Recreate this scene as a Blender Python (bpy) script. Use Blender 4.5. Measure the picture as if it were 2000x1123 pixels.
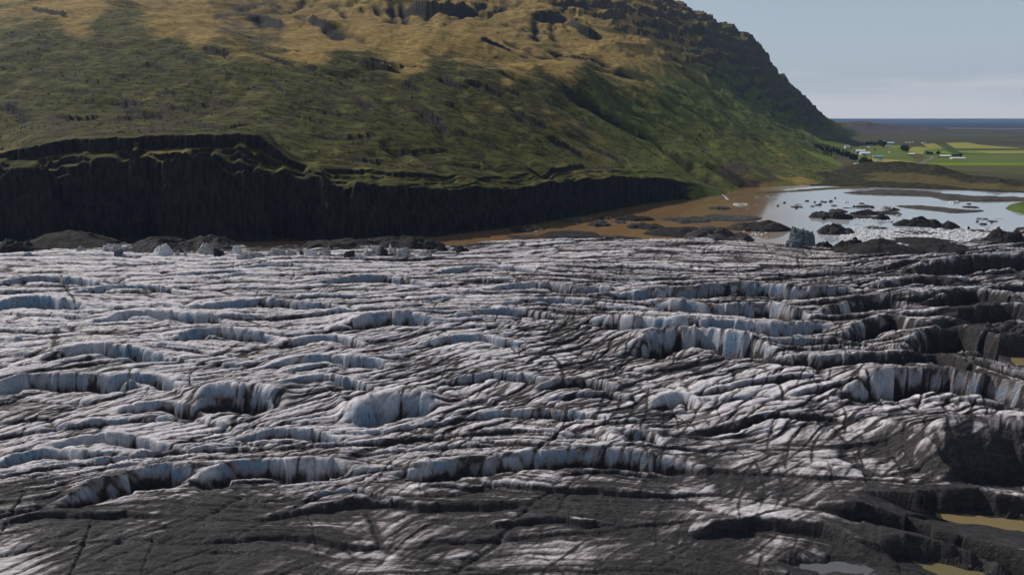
import bpy, math, random
import numpy as np

for o in list(bpy.data.objects):
    bpy.data.objects.remove(o)
C = bpy.context.scene
COL = C.collection
R = math.radians
random.seed(7)

# ------------------------------------------------------------------ camera
CAM_H, F_PX, CX, CY = 100.0, 1350.0, 1000.0, 561.5
PITCH = math.atan(331.0 / F_PX)
cam_d = bpy.data.cameras.new('camera')
cam_d.sensor_width = 36.0
cam_d.lens = 36.0 * F_PX / 2000.0
cam_d.clip_start, cam_d.clip_end = 1.0, 200000.0
cam = bpy.data.objects.new('camera', cam_d)
COL.objects.link(cam)
cam.location = (0, 0, CAM_H)
cam.rotation_euler = (math.pi / 2 - PITCH, 0, 0)
C.camera = cam

# ------------------------------------------------------------------ light
SUN_EL, SUN_AZ = R(41), R(-58)          # azimuth measured from +Y towards +X
SUN_DIR = (math.sin(SUN_AZ) * math.cos(SUN_EL), math.cos(SUN_AZ) * math.cos(SUN_EL), math.sin(SUN_EL))
sun_d = bpy.data.lights.new('sun', 'SUN')
sun_d.energy = 3.9
sun_d.angle = R(0.5)
sun_d.color = (1.0, 0.94, 0.86)
sun = bpy.data.objects.new('sun', sun_d)
COL.objects.link(sun)
from mathutils import Vector
sun.rotation_euler = Vector(SUN_DIR).to_track_quat('Z', 'Y').to_euler()

world = bpy.data.worlds.new('World')
C.world = world
world.use_nodes = True
wn = world.node_tree
wn.nodes.clear()
def wnode(t, **kw):
    n = wn.nodes.new(t)
    for k, v in kw.items():
        setattr(n, k, v)
    return n
sky = wnode('ShaderNodeTexSky', sky_type='NISHITA', sun_disc=False)
sky.sun_elevation = SUN_EL
sky.sun_rotation = SUN_AZ
sky.altitude = 200
sky.air_density, sky.dust_density, sky.ozone_density = 1.0, 1.2, 1.0
bg = wnode('ShaderNodeBackground')
bg.inputs['Strength'].default_value = 0.06
wo = wnode('ShaderNodeOutputWorld')
# thin high haze and a low cloud bank, by view direction
tc = wnode('ShaderNodeTexCoord')
sp = wnode('ShaderNodeSeparateXYZ')
wn.links.new(tc.outputs['Generated'], sp.inputs[0])
mp = wnode('ShaderNodeMapping')
mp.inputs['Scale'].default_value = (3.0, 3.0, 34.0)
wn.links.new(tc.outputs['Generated'], mp.inputs[0])
nz = wnode('ShaderNodeTexNoise')
nz.inputs['Scale'].default_value = 2.2
nz.inputs['Detail'].default_value = 8
wn.links.new(mp.outputs[0], nz.inputs['Vector'])
bank = wnode('ShaderNodeMapRange', interpolation_type='SMOOTHSTEP')
bank.inputs['From Min'].default_value = 0.058
bank.inputs['From Max'].default_value = 0.012
bank.inputs['To Min'].default_value = 0.0
bank.inputs['To Max'].default_value = 1.0
zz = wnode('ShaderNodeMath', operation='MULTIPLY_ADD')
wn.links.new(nz.outputs['Fac'], zz.inputs[0])
zz.inputs[1].default_value = -0.060
wn.links.new(sp.outputs['Z'], zz.inputs[2])
zo = wnode('ShaderNodeMath', operation='ADD')
wn.links.new(zz.outputs[0], zo.inputs[0]); zo.inputs[1].default_value = 0.030
wn.links.new(zo.outputs[0], bank.inputs['Value'])
veil = wnode('ShaderNodeMapRange', interpolation_type='SMOOTHSTEP')
veil.inputs['From Min'].default_value = 0.5
veil.inputs['From Max'].default_value = 0.0
veil.inputs['To Min'].default_value = 0.30
veil.inputs['To Max'].default_value = 0.62
wn.links.new(sp.outputs['Z'], veil.inputs['Value'])
m1 = wnode('ShaderNodeMix', data_type='RGBA')
m1.inputs['B'].default_value = (9.2, 10.6, 11.9, 1)
wn.links.new(veil.outputs[0], m1.inputs['Factor'])
wn.links.new(sky.outputs[0], m1.inputs['A'])
m2 = wnode('ShaderNodeMix', data_type='RGBA')
m2.inputs['B'].default_value = (12.2, 11.7, 11.3, 1)
bk = wnode('ShaderNodeMath', operation='MULTIPLY')
wn.links.new(bank.outputs[0], bk.inputs[0]); bk.inputs[1].default_value = 0.85
wn.links.new(bk.outputs[0], m2.inputs['Factor'])
wn.links.new(m1.outputs['Result'], m2.inputs['A'])
wn.links.new(m2.outputs['Result'], bg.inputs['Color'])
wn.links.new(bg.outputs[0], wo.inputs['Surface'])

C.view_settings.view_transform = 'Standard'
C.view_settings.look = 'None'
C.view_settings.exposure = 0.0
C.view_settings.gamma = 1.0
C.view_settings.use_curve_mapping = False
C.render.engine = 'CYCLES'
C.cycles.max_bounces = 5
C.cycles.diffuse_bounces = 2
C.cycles.glossy_bounces = 2
C.cycles.volume_bounces = 0
C.cycles.use_denoising = True
C.cycles.denoiser = "OPENIMAGEDENOISE"
C.cycles.denoising_input_passes = "RGB_ALBEDO_NORMAL"

# ------------------------------------------------------------------ projection helpers
SP, CP = math.sin(PITCH), math.cos(PITCH)
def ray(px, py):
    """x/y and (z-CAM_H)/y of the line of sight through a place in the photo"""
    dy = py - CY
    yd = F_PX * CP - dy * SP
    zd = -(F_PX * SP + dy * CP)
    return (px - CX) / yd, zd / yd
def on_z(px, py, z=0.0):
    u, t = ray(px, py)
    y = (z - CAM_H) / t
    return u * y, y, z
def on_y(px, py, y):
    u, t = ray(px, py)
    return u * y, y, CAM_H + t * y

# ------------------------------------------------------------------ noise
_rng = np.random.RandomState(11)
PERM = np.concatenate([_rng.permutation(256)] * 2).astype(np.int32)
ANG = _rng.rand(256) * 2 * np.pi
GXT, GYT = np.cos(ANG).astype(np.float32), np.sin(ANG).astype(np.float32)
RND = _rng.rand(256).astype(np.float32)
def hash2(ix, iy, s=0):
    return PERM[(PERM[(ix + s * 37) & 255] + iy + s * 11) & 255]
def perlin(x, y, s=0):
    x = np.asarray(x, np.float32); y = np.asarray(y, np.float32)
    xf, yf = np.floor(x), np.floor(y)
    ix, iy = xf.astype(np.int32), yf.astype(np.int32)
    fx, fy = x - xf, y - yf
    u = fx * fx * fx * (fx * (fx * 6 - 15) + 10)
    v = fy * fy * fy * (fy * (fy * 6 - 15) + 10)
    def g(dx, dy):
        h = hash2(ix + dx, iy + dy, s)
        return GXT[h] * (fx - dx) + GYT[h] * (fy - dy)
    a, b, c, d = g(0, 0), g(1, 0), g(0, 1), g(1, 1)
    return (a + (b - a) * u + (c + (d - c) * u - a - (b - a) * u) * v) * 1.4
def fbm(x, y, o=4, s=0, gain=0.5):
    r, a, f = 0, 1.0, 1.0
    for i in range(o):
        r = r + a * perlin(x * f, y * f, s + i * 3)
        a *= gain; f *= 2.03
    return r
def ridged(x, y, o=4, s=0, gain=0.5):
    r, a, f = 0, 1.0, 1.0
    for i in range(o):
        r = r + a * (1 - 2 * np.abs(perlin(x * f, y * f, s + i * 3)))
        a *= gain; f *= 2.03
    return r
def worley(x, y, s=0, jit=0.9):
    """F1, F2, random per cell (two) and offsets to the nearest seed"""
    x = np.asarray(x, np.float32); y = np.asarray(y, np.float32)
    ix, iy = np.floor(x).astype(np.int32), np.floor(y).astype(np.int32)
    f1 = np.full(x.shape, 9.0, np.float32); f2 = f1.copy()
    h1 = np.zeros(x.shape, np.int32); ox = np.zeros_like(f1); oy = np.zeros_like(f1)
    for dx in (-1, 0, 1):
        for dy in (-1, 0, 1):
            h = hash2(ix + dx, iy + dy, s)
            sx = ix + dx + 0.5 + jit * (RND[h] - 0.5)
            sy = iy + dy + 0.5 + jit * (RND[(h + 91) & 255] - 0.5)
            ex, ey = x - sx, y - sy
            d = np.sqrt(ex * ex + ey * ey)
            near = d < f1
            f2 = np.where(near, f1, np.minimum(f2, d))
            h1 = np.where(near, h, h1); ox = np.where(near, ex, ox); oy = np.where(near, ey, oy)
            f1 = np.where(near, d, f1)
    return f1, f2, RND[(h1 + 17) & 255], RND[(h1 + 140) & 255], ox, oy
def sstep(a, b, x):
    t = np.clip((x - a) / (b - a), 0, 1)
    return t * t * (3 - 2 * t)
def tps_fit(P, V, lam=1e-4):
    P = np.asarray(P, float); V = np.asarray(V, float); n = len(P)
    d2 = ((P[:, None] - P[None]) ** 2).sum(-1)
    K = np.where(d2 > 0, 0.5 * d2 * np.log(d2 + 1e-12), 0) + lam * np.eye(n)
    Q = np.hstack([np.ones((n, 1)), P])
    A = np.block([[K, Q], [Q.T, np.zeros((3, 3))]])
    w = np.linalg.solve(A, np.concatenate([V, np.zeros(3)]))
    return P.astype(np.float32), w
def tps_eval(fit, X, Y):
    P, w = fit
    r = (w[-3] + w[-2] * X + w[-1] * Y).astype(np.float32)
    X = X.astype(np.float32); Y = Y.astype(np.float32)
    for (a, b), k in zip(P, w[:-3]):
        d2 = (X - a) ** 2 + (Y - b) ** 2 + 1e-12
        r += np.float32(0.5 * k) * d2 * np.log(d2)
    return r
def idw(P, V, X, Y, p=3.0):
    num = 0; den = 0
    for (a, b), v in zip(P, V):
        w = 1.0 / (((X - a) ** 2 + (Y - b) ** 2) + 1e-4) ** (p / 2)
        num = num + w * v; den = den + w
    return (num / den).astype(np.float32)
def poly_dist(X, Y, pts):
    """distance to a polyline, parameter 0..1 along it, and signed side (+ = left of travel)"""
    pts = np.asarray(pts, float)
    seg = np.sqrt(((pts[1:] - pts[:-1]) ** 2).sum(1)); tot = seg.sum(); acc = 0
    best = np.full(X.shape, 1e9, np.float32); par = np.zeros(X.shape, np.float32); side = np.zeros(X.shape, np.float32)
    for (a, b), (c, d), L in zip(pts[:-1], pts[1:], seg):
        ex, ey = (c - a) / L, (d - b) / L
        t = np.clip((X - a) * ex + (Y - b) * ey, 0, L)
        dx, dy = X - a - t * ex, Y - b - t * ey
        ds = dx * dx + dy * dy
        m = ds < best
        best = np.where(m, ds, best); par = np.where(m, (acc + t) / tot, par)
        side = np.where(m, np.sign(ex * (Y - b) - ey * (X - a)), side)
        acc += L
    return np.sqrt(best), par, side
def smooth_line(pts, n=6):
    """Catmull-Rom through the points"""
    p = np.asarray(pts, float); out = []
    q = np.vstack([2 * p[0] - p[1], p, 2 * p[-1] - p[-2]])
    for i in range(len(p) - 1):
        a, b, c, d = q[i:i + 4]
        for t in np.arange(n) / n:
            out.append(0.5 * ((2 * b) + (c - a) * t + (2 * a - 5 * b + 4 * c - d) * t * t + (3 * b - a - 3 * c + d) * t ** 3))
    out.append(p[-1])
    return np.array(out)

# ------------------------------------------------------------------ mesh helpers
def link(name, me, mat=None, parent=None):
    o = bpy.data.objects.new(name, me)
    COL.objects.link(o)
    if mat: me.materials.append(mat)
    if parent: o.parent = parent
    return o
def raw_mesh(name, V, F, smooth=True, attrs=None):
    """V (n,3); F (m,k) with one k"""
    V = np.ascontiguousarray(V, np.float32); F = np.ascontiguousarray(F, np.int32)
    me = bpy.data.meshes.new(name)
    me.vertices.add(len(V)); me.vertices.foreach_set('co', V.ravel())
    k = F.shape[1]
    me.loops.add(F.size); me.loops.foreach_set('vertex_index', F.ravel())
    me.polygons.add(len(F))
    me.polygons.foreach_set('loop_start', np.arange(0, F.size, k, dtype=np.int32))
    me.polygons.foreach_set('use_smooth', np.full(len(F), smooth))
    for n, a in (attrs or {}).items():
        at = me.attributes.new(n, 'FLOAT', 'POINT')
        at.data.foreach_set('value', np.ascontiguousarray(a, np.float32).ravel())
    me.update(calc_edges=True)
    return me
def grid_mesh(name, X, Y, Z, attrs=None, smooth=True):
    r, c = X.shape
    V = np.stack([X, Y, Z], -1).reshape(-1, 3)
    i = np.arange(r * c, dtype=np.int32).reshape(r, c)
    F = np.stack([i[:-1, :-1], i[:-1, 1:], i[1:, 1:], i[1:, :-1]], -1).reshape(-1, 4)
    return raw_mesh(name, V, F, smooth, attrs)
def structure(o, kind='structure'):
    o['kind'] = kind
    return o
def tag(o, label, cat, group=None):
    o['label'] = label; o['category'] = cat
    if group: o['group'] = group
    return o

# ------------------------------------------------------------------ material helpers
class Mat:
    def __init__(s, name):
        s.m = bpy.data.materials.new(name); s.m.use_nodes = True
        s.t = s.m.node_tree; s.n = s.t.nodes
        s.p = s.n['Principled BSDF']
    def node(s, t, **kw):
        n = s.n.new(t)
        for k, v in kw.items(): setattr(n, k, v)
        return n
    def set(s, sock, v):
        if hasattr(v, 'links'): s.t.links.new(v, sock)
        elif v is not None: sock.default_value = v
    def attr(s, name):
        return s.node('ShaderNodeAttribute', attribute_name=name).outputs['Fac']
    def pos(s, scale=(1, 1, 1), rot=(0, 0, 0), obj=False):
        g = s.node('ShaderNodeTexCoord') if obj else s.node('ShaderNodeNewGeometry')
        m = s.node('ShaderNodeMapping')
        m.inputs['Scale'].default_value = scale; m.inputs['Rotation'].default_value = rot
        s.t.links.new(g.outputs['Object' if obj else 'Position'], m.inputs[0])
        return m.outputs[0]
    def noise(s, vec, scale, detail=5, rough=0.55, dist=0.0, out='Fac'):
        n = s.node('ShaderNodeTexNoise')
        s.t.links.new(vec, n.inputs['Vector'])
        n.inputs['Scale'].default_value = scale; n.inputs['Detail'].default_value = detail
        n.inputs['Roughness'].default_value = rough; n.inputs['Distortion'].default_value = dist
        return n.outputs[out]
    def math(s, op, a, b=None, c=None, clamp=False):
        n = s.node('ShaderNodeMath', operation=op, use_clamp=clamp)
        for i, v in enumerate((a, b, c)):
            if v is not None: s.set(n.inputs[i], v)
        return n.outputs[0]
    def ramp(s, v, a, b, c=0.0, d=1.0):
        n = s.node('ShaderNodeMapRange', interpolation_type='SMOOTHSTEP')
        s.set(n.inputs['Value'], v)
        for k, x in zip(('From Min', 'From Max', 'To Min', 'To Max'), (a, b, c, d)): n.inputs[k].default_value = x
        return n.outputs[0]
    def mix(s, f, a, b):
        n = s.node('ShaderNodeMix', data_type='RGBA')
        s.set(n.inputs['Factor'], f)
        for k, v in (('A', a), ('B', b)):
            if isinstance(v, tuple): n.inputs[k].default_value = (*v[:3], 1)
            else: s.t.links.new(v, n.inputs[k])
        return n.outputs['Result']
    def bump(s, h, strength, dist):
        n = s.node('ShaderNodeBump')
        n.inputs['Strength'].default_value = strength; n.inputs['Distance'].default_value = dist
        s.set(n.inputs['Height'], h)
        s.t.links.new(n.outputs[0], s.p.inputs['Normal'])
    def out(s, color=None, rough=0.8, spec=0.3, **kw):
        if isinstance(color, tuple): s.p.inputs['Base Color'].default_value = (*color[:3], 1)
        elif color is not None: s.t.links.new(color, s.p.inputs['Base Color'])
        s.set(s.p.inputs['Roughness'], rough)
        s.set(s.p.inputs['Specular IOR Level'], spec)
        for k, v in kw.items(): s.set(s.p.inputs[k], v)
        return s.m

def in_poly(X, Y, poly):
    c = np.zeros(X.shape, bool); n = len(poly)
    for i in range(n):
        x1, y1 = poly[i]; x2, y2 = poly[(i + 1) % n]
        c ^= ((y1 > Y) != (y2 > Y)) & (X < (x2 - x1) * (Y - y1) / (y2 - y1 + 1e-9) + x1)
    return c

MEADOWS = [[(1588,268),(1613,277),(1649,283),(1680,284),(1680,288),(1655,291),(1613,283),(1597,277)],
           [(1563,291),(1593,299),(1627,308),(1647,313),(1671,319),(1680,325),(1667,328),(1651,331),(1627,320),(1599,310)]]
# ================================================================== MOUNTAIN
def shore_y(u):
    """distance of the waterline foot of the mountain along direction u = x/y"""
    P = [(-300, 486), (0, 478), (400, 474), (640, 472), (800, 470), (900, 458), (1000, 446), (1100, 430), (1200, 412),
         (1300, 395), (1370, 385), (1420, 383), (1500, 379), (1560, 375), (1620, 371), (1680, 368), (1760, 368)]
    us = [ray(*p)[0] for p in P]; ys = [on_z(*p)[1] for p in P]
    return np.interp(u, us, ys)
def bl(px, pts):
    return np.interp(px, [p[0] for p in pts], [p[1] for p in pts])

HP = [  # photo x, photo y, distance
 # brow of the sea of slopes just behind the cliff edge
 (-260,285,664),(-120,280,656),(0,285,650),(60,264,645),(150,262,642),(300,258,638),(420,256,636),(515,262,632),(575,312,624),(640,328,618),(720,336,612),(850,350,618),(1000,356,668),
 (1100,349,712),(1200,340,790),(1300,340,890),(1345,346,945),
 (-260,220,760),(-260,120,960),(-260,40,1150),(-260,-60,1450),
 (0,235,722),(0,180,810),(0,110,930),(0,50,1080),(0,20,1190),(0,-60,1480),
 (150,240,720),(150,150,850),(150,70,1020),(175,0,1250),(60,-10,1300),
 (300,240,718),(300,160,830),(300,90,960),(262,25,1190),
 (450,240,716),(450,170,810),(430,110,930),(350,33,1150),(455,66,1085),
 (600,240,730),(600,180,820),(600,130,920),(595,93,1020),(680,104,1000),
 (740,280,700),(740,220,790),(740,160,910),(760,115,1020),
 (850,290,715),(850,230,800),(850,170,920),(850,120,1060),
 (950,300,745),(950,240,830),(950,170,960),(947,124,1110),
 (1050,290,800),(1050,220,920),(1050,160,1070),(1035,121,1190),
 (1150,290,880),(1140,240,980),(1120,200,1075),(1140,131,1250),
 (1250,310,940),(1220,270,1000),
 # second crest and the hanging bowls behind it
 (400,40,1420),(480,30,1560),(520,8,1800),(440,0,1750),(543,35,1520),(650,37,1450),(755,52,1380),(860,61,1330),(947,80,1290),
 (330,0,1600),(600,15,1850),(700,20,1780),(800,30,1720),(880,35,1680),(560,-30,2150),(700,-30,2150),(850,-20,2150),(300,-50,2000),
 (980,40,1850),(1000,70,1600),(950,0,2150),(1050,50,1850),(1040,0,2200),(1100,90,1650),(1080,120,1350),(1150,60,1850),(1180,0,2300),(1200,110,1600),(1250,80,1850),
 (1250,150,1450),(1180,150,1330),(1320,150,1650),(1330,180,1500),
 # right of the gully
 (1200,190,1240),(1300,230,1290),(1300,270,1150),(1400,290,1230),(1390,330,1060),(1450,345,1040),(1520,358,1060),(1450,240,1550),(1400,200,1700),
 (1500,300,1350),(1600,335,1250),(1560,290,1620),(1600,305,1600),(1500,250,1850),(1570,262,2250),(1460,372,1000),(1540,368,1040),
 # crags below the skyline
 (1200,30,2250),(1260,70,2250),(1320,110,2250),(1380,150,2200),(1440,195,2200),(1500,222,2350),(1560,240,2800),(1605,250,3400),
 # skyline
 (1235,-12,2650),(1275,4,2700),(1330,18,2720),(1390,48,2760),(1420,70,2800),(1470,82,2860),(1492,106,2900),(1515,144,3000),(1545,178,3150),(1575,200,3450),(1600,221,3800),(1632,239,4500),
]
HW = [  # photo x, distance, height : what lies behind the skyline and where the plain begins
 (1275,3300,540),(1390,3400,430),(1470,3500,340),(1520,3800,220),(1560,4300,110),(1600,5200,20),(1000,2900,560),(700,2700,480),(300,2600,430),(-260,2300,400),(0,2400,420),
 (1275,4500,480),(1000,4200,600),(300,4200,500),(-260,4000,450),(1450,5000,300),(1560,6000,40),
 (1640,5600,0),(1655,3600,-1),(1652,2600,-1),(1648,2000,-1),(1640,1650,2),(1630,1420,5),(1620,1250,8),(1600,1130,6),(1580,1070,4),
 (1700,4500,-14),(1700,2500,-14),(1700,1600,-10),(1700,1200,-8),(1700,7000,-14),
]
# behind every crest the ground dips out of sight before it rises again
for px, py, y in [(262,25,1190),(350,33,1150),(455,66,1085),(595,93,1020),(680,104,1000),(760,115,1020),(543,35,1520),(650,37,1450),(755,52,1380),(860,61,1330),(947,80,1290),(1035,121,1190),(1140,131,1250),(947,124,1110)]:
    HP.append((px + 6, py + 7, y * 1.10))
pts, val = [], []
KY = 0.75
for px, py, y in HP:
    u, t = ray(px, py); pts.append((u, KY * math.log(y))); val.append(t)
for px, y, z in HW:
    u = (px - CX) / 1390.0; pts.append((u, KY * math.log(y))); val.append((z - CAM_H) / y)
hill_fit = tps_fit(pts, val, 2e-6)

NC = 1180
us = np.linspace(ray(-330, 400)[0], ray(1745, 300)[0], NC)
off = np.concatenate([np.linspace(-6, 8, 16), np.linspace(8, 24, 72)[1:], np.linspace(24, 64, 90)[1:]])
tail = np.linspace(0, 1, 440)[1:]
U = us[None, :] + 0 * np.concatenate([off, tail])[:, None]
YB = shore_y(us)
rows = [YB + o for o in off]
y0 = YB + off[-1]
YEND = 6800.0
for t in tail:
    rows.append(np.exp(np.log(y0) + (np.log(YEND) - np.log(y0)) * t))
HY = np.array(rows, np.float32); HX = (U * HY).astype(np.float32)
PXC = 1000 + U * 1375.0                     # nominal photo column, for laying features out
OFF = HY - YB[None, :]

def warp(X, Y, a, l, s):
    return X + a * fbm(X / l, Y / l, 3, s), Y + a * fbm(X / l + 31, Y / l + 17, 3, s + 9)

def hill_base(X, Y):
    u = X / Y
    return CAM_H + Y * tps_eval(hill_fit, u, (KY * np.log(Y)).astype(np.float32))

HZ = hill_base(HX, HY)
# gullies and folds running down the slope
wx, wy = warp(HX, HY, 26, 160, 3)
far = sstep(900, 2000, HY)
slope_amp = sstep(20, 90, OFF)
edge_fade = sstep(2.0, 40.0, HZ)
sk = HX * 0.82 + HY * 0.45; sk2 = HY * 0.82 - HX * 0.45
HZ += slope_amp * edge_fade * (ridged((wx * .85 - wy * .4) / 150, (wy * .85 + wx * .4) / 420, 4, 21) * 6.0 * (0.6 + far * 1.0) - 4 * (0.6 + far * 1.0))
HZ += slope_amp * edge_fade * fbm(wx / 60, wy / 90, 3, 41) * (2.5 + 1.4 * far)
HZ += slope_amp * edge_fade * fbm(wx / 15, wy / 24, 4, 43) * (0.50 + 0.35 * far)
# erosion scarps: short steps in the turf, lower side downhill
scar_face = np.zeros_like(HZ)
def drape(line):
    W = []
    for px, py in line:
        uu, tt_ = ray(px, py)
        j = int(np.clip(np.searchsorted(us, uu), 1, NC - 2))
        k = int(np.argmax((HZ[:, j] - CAM_H) / HY[:, j] >= tt_))
        if k >= 20: W.append((HX[k, j], HY[k, j]))
    return W
g_fine = np.zeros_like(HZ)
def rill(line, depth, width, dark):
    global HZ
    W = drape(line)
    if len(W) < 2: return
    W = smooth_line(W, 4)
    c0, c1 = np.searchsorted(us, [(W[:, 0] / W[:, 1]).min() - 0.05, (W[:, 0] / W[:, 1]).max() + 0.05])
    sl = (slice(0, None), slice(c0, c1)); X, Y = HX[sl], HY[sl]
    d, t, sd = poly_dist(X, Y, W)
    d = np.abs(d + 0.35 * width * fbm(X / 30, Y / 30, 3, 59))
    g = np.exp(-(d / width) ** 2) * sstep(0, 0.15, t) * sstep(1.0, 0.8, t)
    HZ[sl] -= depth * g
    g_fine[sl] = np.maximum(g_fine[sl], dark * g)
for ln, dp, wd_, dk in [([(1095,160),(1115,178),(1150,205),(1200,235),(1245,258),(1290,282),(1340,320),(1375,346),(1410,372)],24,21,1.25),([(1385,318),(1430,345),(1470,366)],9,16,.8),([(640,2),(670,22),(705,46)],9,9,.6),([(760,-4),(766,22),(772,50)],12,10,.8),([(782,-4),(786,24),(806,52)],10,9,.8),([(815,26),(828,36),(842,46)],8,8,.6),([(955,6),(920,26),(885,47)],9,9,.7),([(1000,6),(965,24),(930,44)],9,9,.6),
  ([(1044,38),(1047,60),(1052,84)],9,9,.7),([(1080,22),(1078,54),(1088,88)],9,9,.6),([(600,-4),(585,14),(560,30)],8,9,.5),([(690,-4),(735,20),(760,46)],7,8,.4),([(500,30),(520,44),(545,54)],10,16,1.0),([(640,48),(662,64),(682,78)],10,15,1.0),([(575,32),(590,38),(610,40)],6,10,.7),
  ([(980,82),(1010,92),(1050,106)],12,14,1.0),([(1060,98),(1090,110),(1120,122)],8,12,.7),([(1130,108),(1170,122),(1200,132)],7,12,.9),([(1200,136),(1230,146),(1262,160)],7,10,.9),([(985,140),(1010,152),(1040,160)],8,16,.8),([(670,56),(690,70),(720,88)],5,8,.5),
  ([(1010,120),(1060,130),(1100,150)],5,12,.4),([(1220,165),(1290,200),(1380,250)],5,12,.4),([(1300,190),(1360,220),(1430,262)],5,12,.4),([(1260,225),(1340,262),(1400,300)],5,11,.4),([(1180,180),(1250,225),(1320,275)],6,12,.5),([(1400,215),(1460,250),(1530,290)],6,14,.4),([(1330,140),(1400,190),(1480,240)],8,16,.5)]:
    rill(ln, dp, wd_, dk)
_r0 = random.Random(31)
for k in range(60):
    px, py = _r0.uniform(620, 1480), _r0.uniform(120, 300)
    if py < 60 + (px - 600) * 0.13: continue
    L = _r0.uniform(50, 150); m_ = _r0.uniform(0.42, 0.72)
    rill([(px, py), (px + L * .35, py + L * .35 * m_ - 3), (px + L * .7, py + L * .7 * m_ + 2), (px + L, py + L * m_)], _r0.uniform(2, 5), _r0.uniform(5, 10), _r0.uniform(.1, .4))
def scarp(line, h, w):
    global HZ, scar_face
    W = []
    for px, py in line:
        uu, tt_ = ray(px, py)
        j = int(np.clip(np.searchsorted(us, uu), 1, NC - 2))
        tcol = (HZ[:, j] - CAM_H) / HY[:, j]
        k = int(np.argmax(tcol >= tt_))
        if k < 20: continue
        W.append((HX[k, j], HY[k, j]))
    if len(W) < 2: return
    W = smooth_line(W, 4)
    u0, u1 = (W[:, 0] / W[:, 1]).min() - 0.05, (W[:, 0] / W[:, 1]).max() + 0.05
    c0, c1 = np.searchsorted(us, [u0, u1])
    sl = (slice(0, None), slice(c0, c1))
    X, Y = HX[sl], HY[sl]
    d, t, sd = poly_dist(X, Y, W)
    sd = np.where(W[-1, 0] > W[0, 0], 1, -1) * np.where(sd == 0, 1, sd) * d + 1.6 * fbm(X / 9, Y / 9, 3, 57)
    e = sstep(0, 0.2, t) * sstep(1.0, 0.8, t) * np.where(d < 40, 1, 0)
    HZ[sl] += e * h * np.where(sd > 0, np.exp(-np.maximum(sd, 0) / (4 * w)), 0) * 0.45
    HZ[sl] -= e * h * 0.55 * (1 - sstep(-w, 0, sd)) * np.exp(-np.maximum(-sd - w, 0) / (3.5 * w))
    scar_face[sl] = np.maximum(scar_face[sl], e * sstep(-2.2 * w, -0.8 * w, sd) * (1 - sstep(-0.2 * w, 0.5 * w, sd)))
for ln, h, w in [([(408,88),(420,100),(455,108)],9,4),([(495,100),(530,112),(585,132)],5,2.5),([(590,128),(640,142),(700,150)],5,2.5),([(660,108),(720,124),(790,142)],6,3),([(680,138),(705,146),(728,156)],5,2.5),
  ([(778,158),(800,168),(832,180)],6,3),([(800,200),(835,225),(845,240)],4,2),([(828,212),(862,242),(878,266)],5,2.5),([(55,12),(95,22),(145,40)],7,3),([(75,80),(112,92)],5,2),([(190,84),(225,94)],5,2),([(262,98),(300,108)],5,2),
  ([(345,102),(370,118),(405,130)],4,2),([(270,128),(300,130),(330,142)],4,2),([(190,198),(240,200),(290,210)],5,2),([(530,152),(548,172),(560,188)],4,1.6),([(0,205),(30,215),(60,240)],7,3),([(240,205),(280,222),(330,228)],5,2),
  ([(860,150),(900,170),(915,178)],7,4),([(420,130),(480,142),(540,150)],4,1.5),([(600,140),(650,160),(700,175)],4,1.5),([(640,165),(690,190),(740,230)],3,1.5),([(700,120),(780,130),(850,135)],4,2),([(900,160),(940,168),(980,190)],5,2.5),
  ([(1000,215),(1040,235),(1070,250)],5,3),([(1060,262),(1110,285),(1150,312)],5,3),([(560,205),(640,222),(720,232)],3,1.5),([(100,150),(160,160),(210,158)],3,1.5),([(20,170),(90,178),(170,186)],3,1.5),([(200,180),(270,186),(350,182)],3,1.5),
  ([(400,195),(470,205),(530,202)],3,1.5),([(930,85),(990,96),(1050,118)],9,6),([(1050,95),(1120,112),(1190,128)],8,5),([(1190,135),(1230,148),(1270,165)],8,5),([(485,28),(520,38),(560,60)],12,8),([(600,35),(640,60),(680,82)],12,8),([(350,240),(430,250),(500,246)],4,2),
  ([(600,262),(680,270),(740,262)],4,2),([(720,290),(800,300),(880,292)],4,2),([(860,320),(940,326),(1010,322)],4,2),([(640,305),(700,312),(760,318)],4,2),([(1000,330),(1080,332),(1150,326)],4,2),([(100,225),(150,232),(200,226)],5,2),([(790,22),(850,27),(925,18)],48,20),([(1030,28),(1065,34),(1100,30)],26,13),([(1105,44),(1140,60),(1185,74)],17,10),([(1060,10),(1110,14),(1160,22)],26,13)]:
    scarp(ln, h, w)
_r = random.Random(5)
for k in range(60):
    px, py = _r.uniform(560, 1000), _r.uniform(110, 250)
    L = _r.uniform(12, 45); sl_ = _r.uniform(0.25, 0.7)
    scarp([(px, py), (px + L * .5, py + L * .5 * sl_ + _r.uniform(-2, 2)), (px + L, py + L * sl_)], _r.uniform(1.5, 3.5), _r.uniform(1.2, 2.2))
for k in range(70):
    px, py = _r.uniform(-60, 560), _r.uniform(60, 245)
    L = _r.uniform(15, 60); sl_ = _r.uniform(-0.1, 0.3)
    scarp([(px, py), (px + L * .5, py + L * .5 * sl_ + _r.uniform(-3, 3)), (px + L, py + L * sl_)], _r.uniform(1.5, 3.5), _r.uniform(1.2, 2.2))
def gully(line, depth, width, y_list):
    global HZ
    w = [on_y(p[0], p[1], y)[:2] for p, y in zip(line, y_list)]
    d, t, s = poly_dist(HX, HY, smooth_line(w))
    d = d + 3 * fbm(HX / 25, HY / 25, 3, 5)
    HZ -= depth * np.exp(-(d / width) ** 2) * sstep(0, 0.12, t) * sstep(1.02, 0.9, t)
    return np.exp(-(d / (width * 1.1)) ** 2) * sstep(0, 0.12, t)
g1 = 0 * gully([(1105,172),(1150,205),(1200,235),(1290,280),(1340,318),(1380,350),(1410,376)], 0, 20, [1150,1110,1075,1040,1005,990,985])
g2 = gully([(900,75),(985,95),(1040,110),(1110,125),(1180,140),(1260,160)], 16, 20, [1420,1400,1390,1400,1440,1500])
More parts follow.
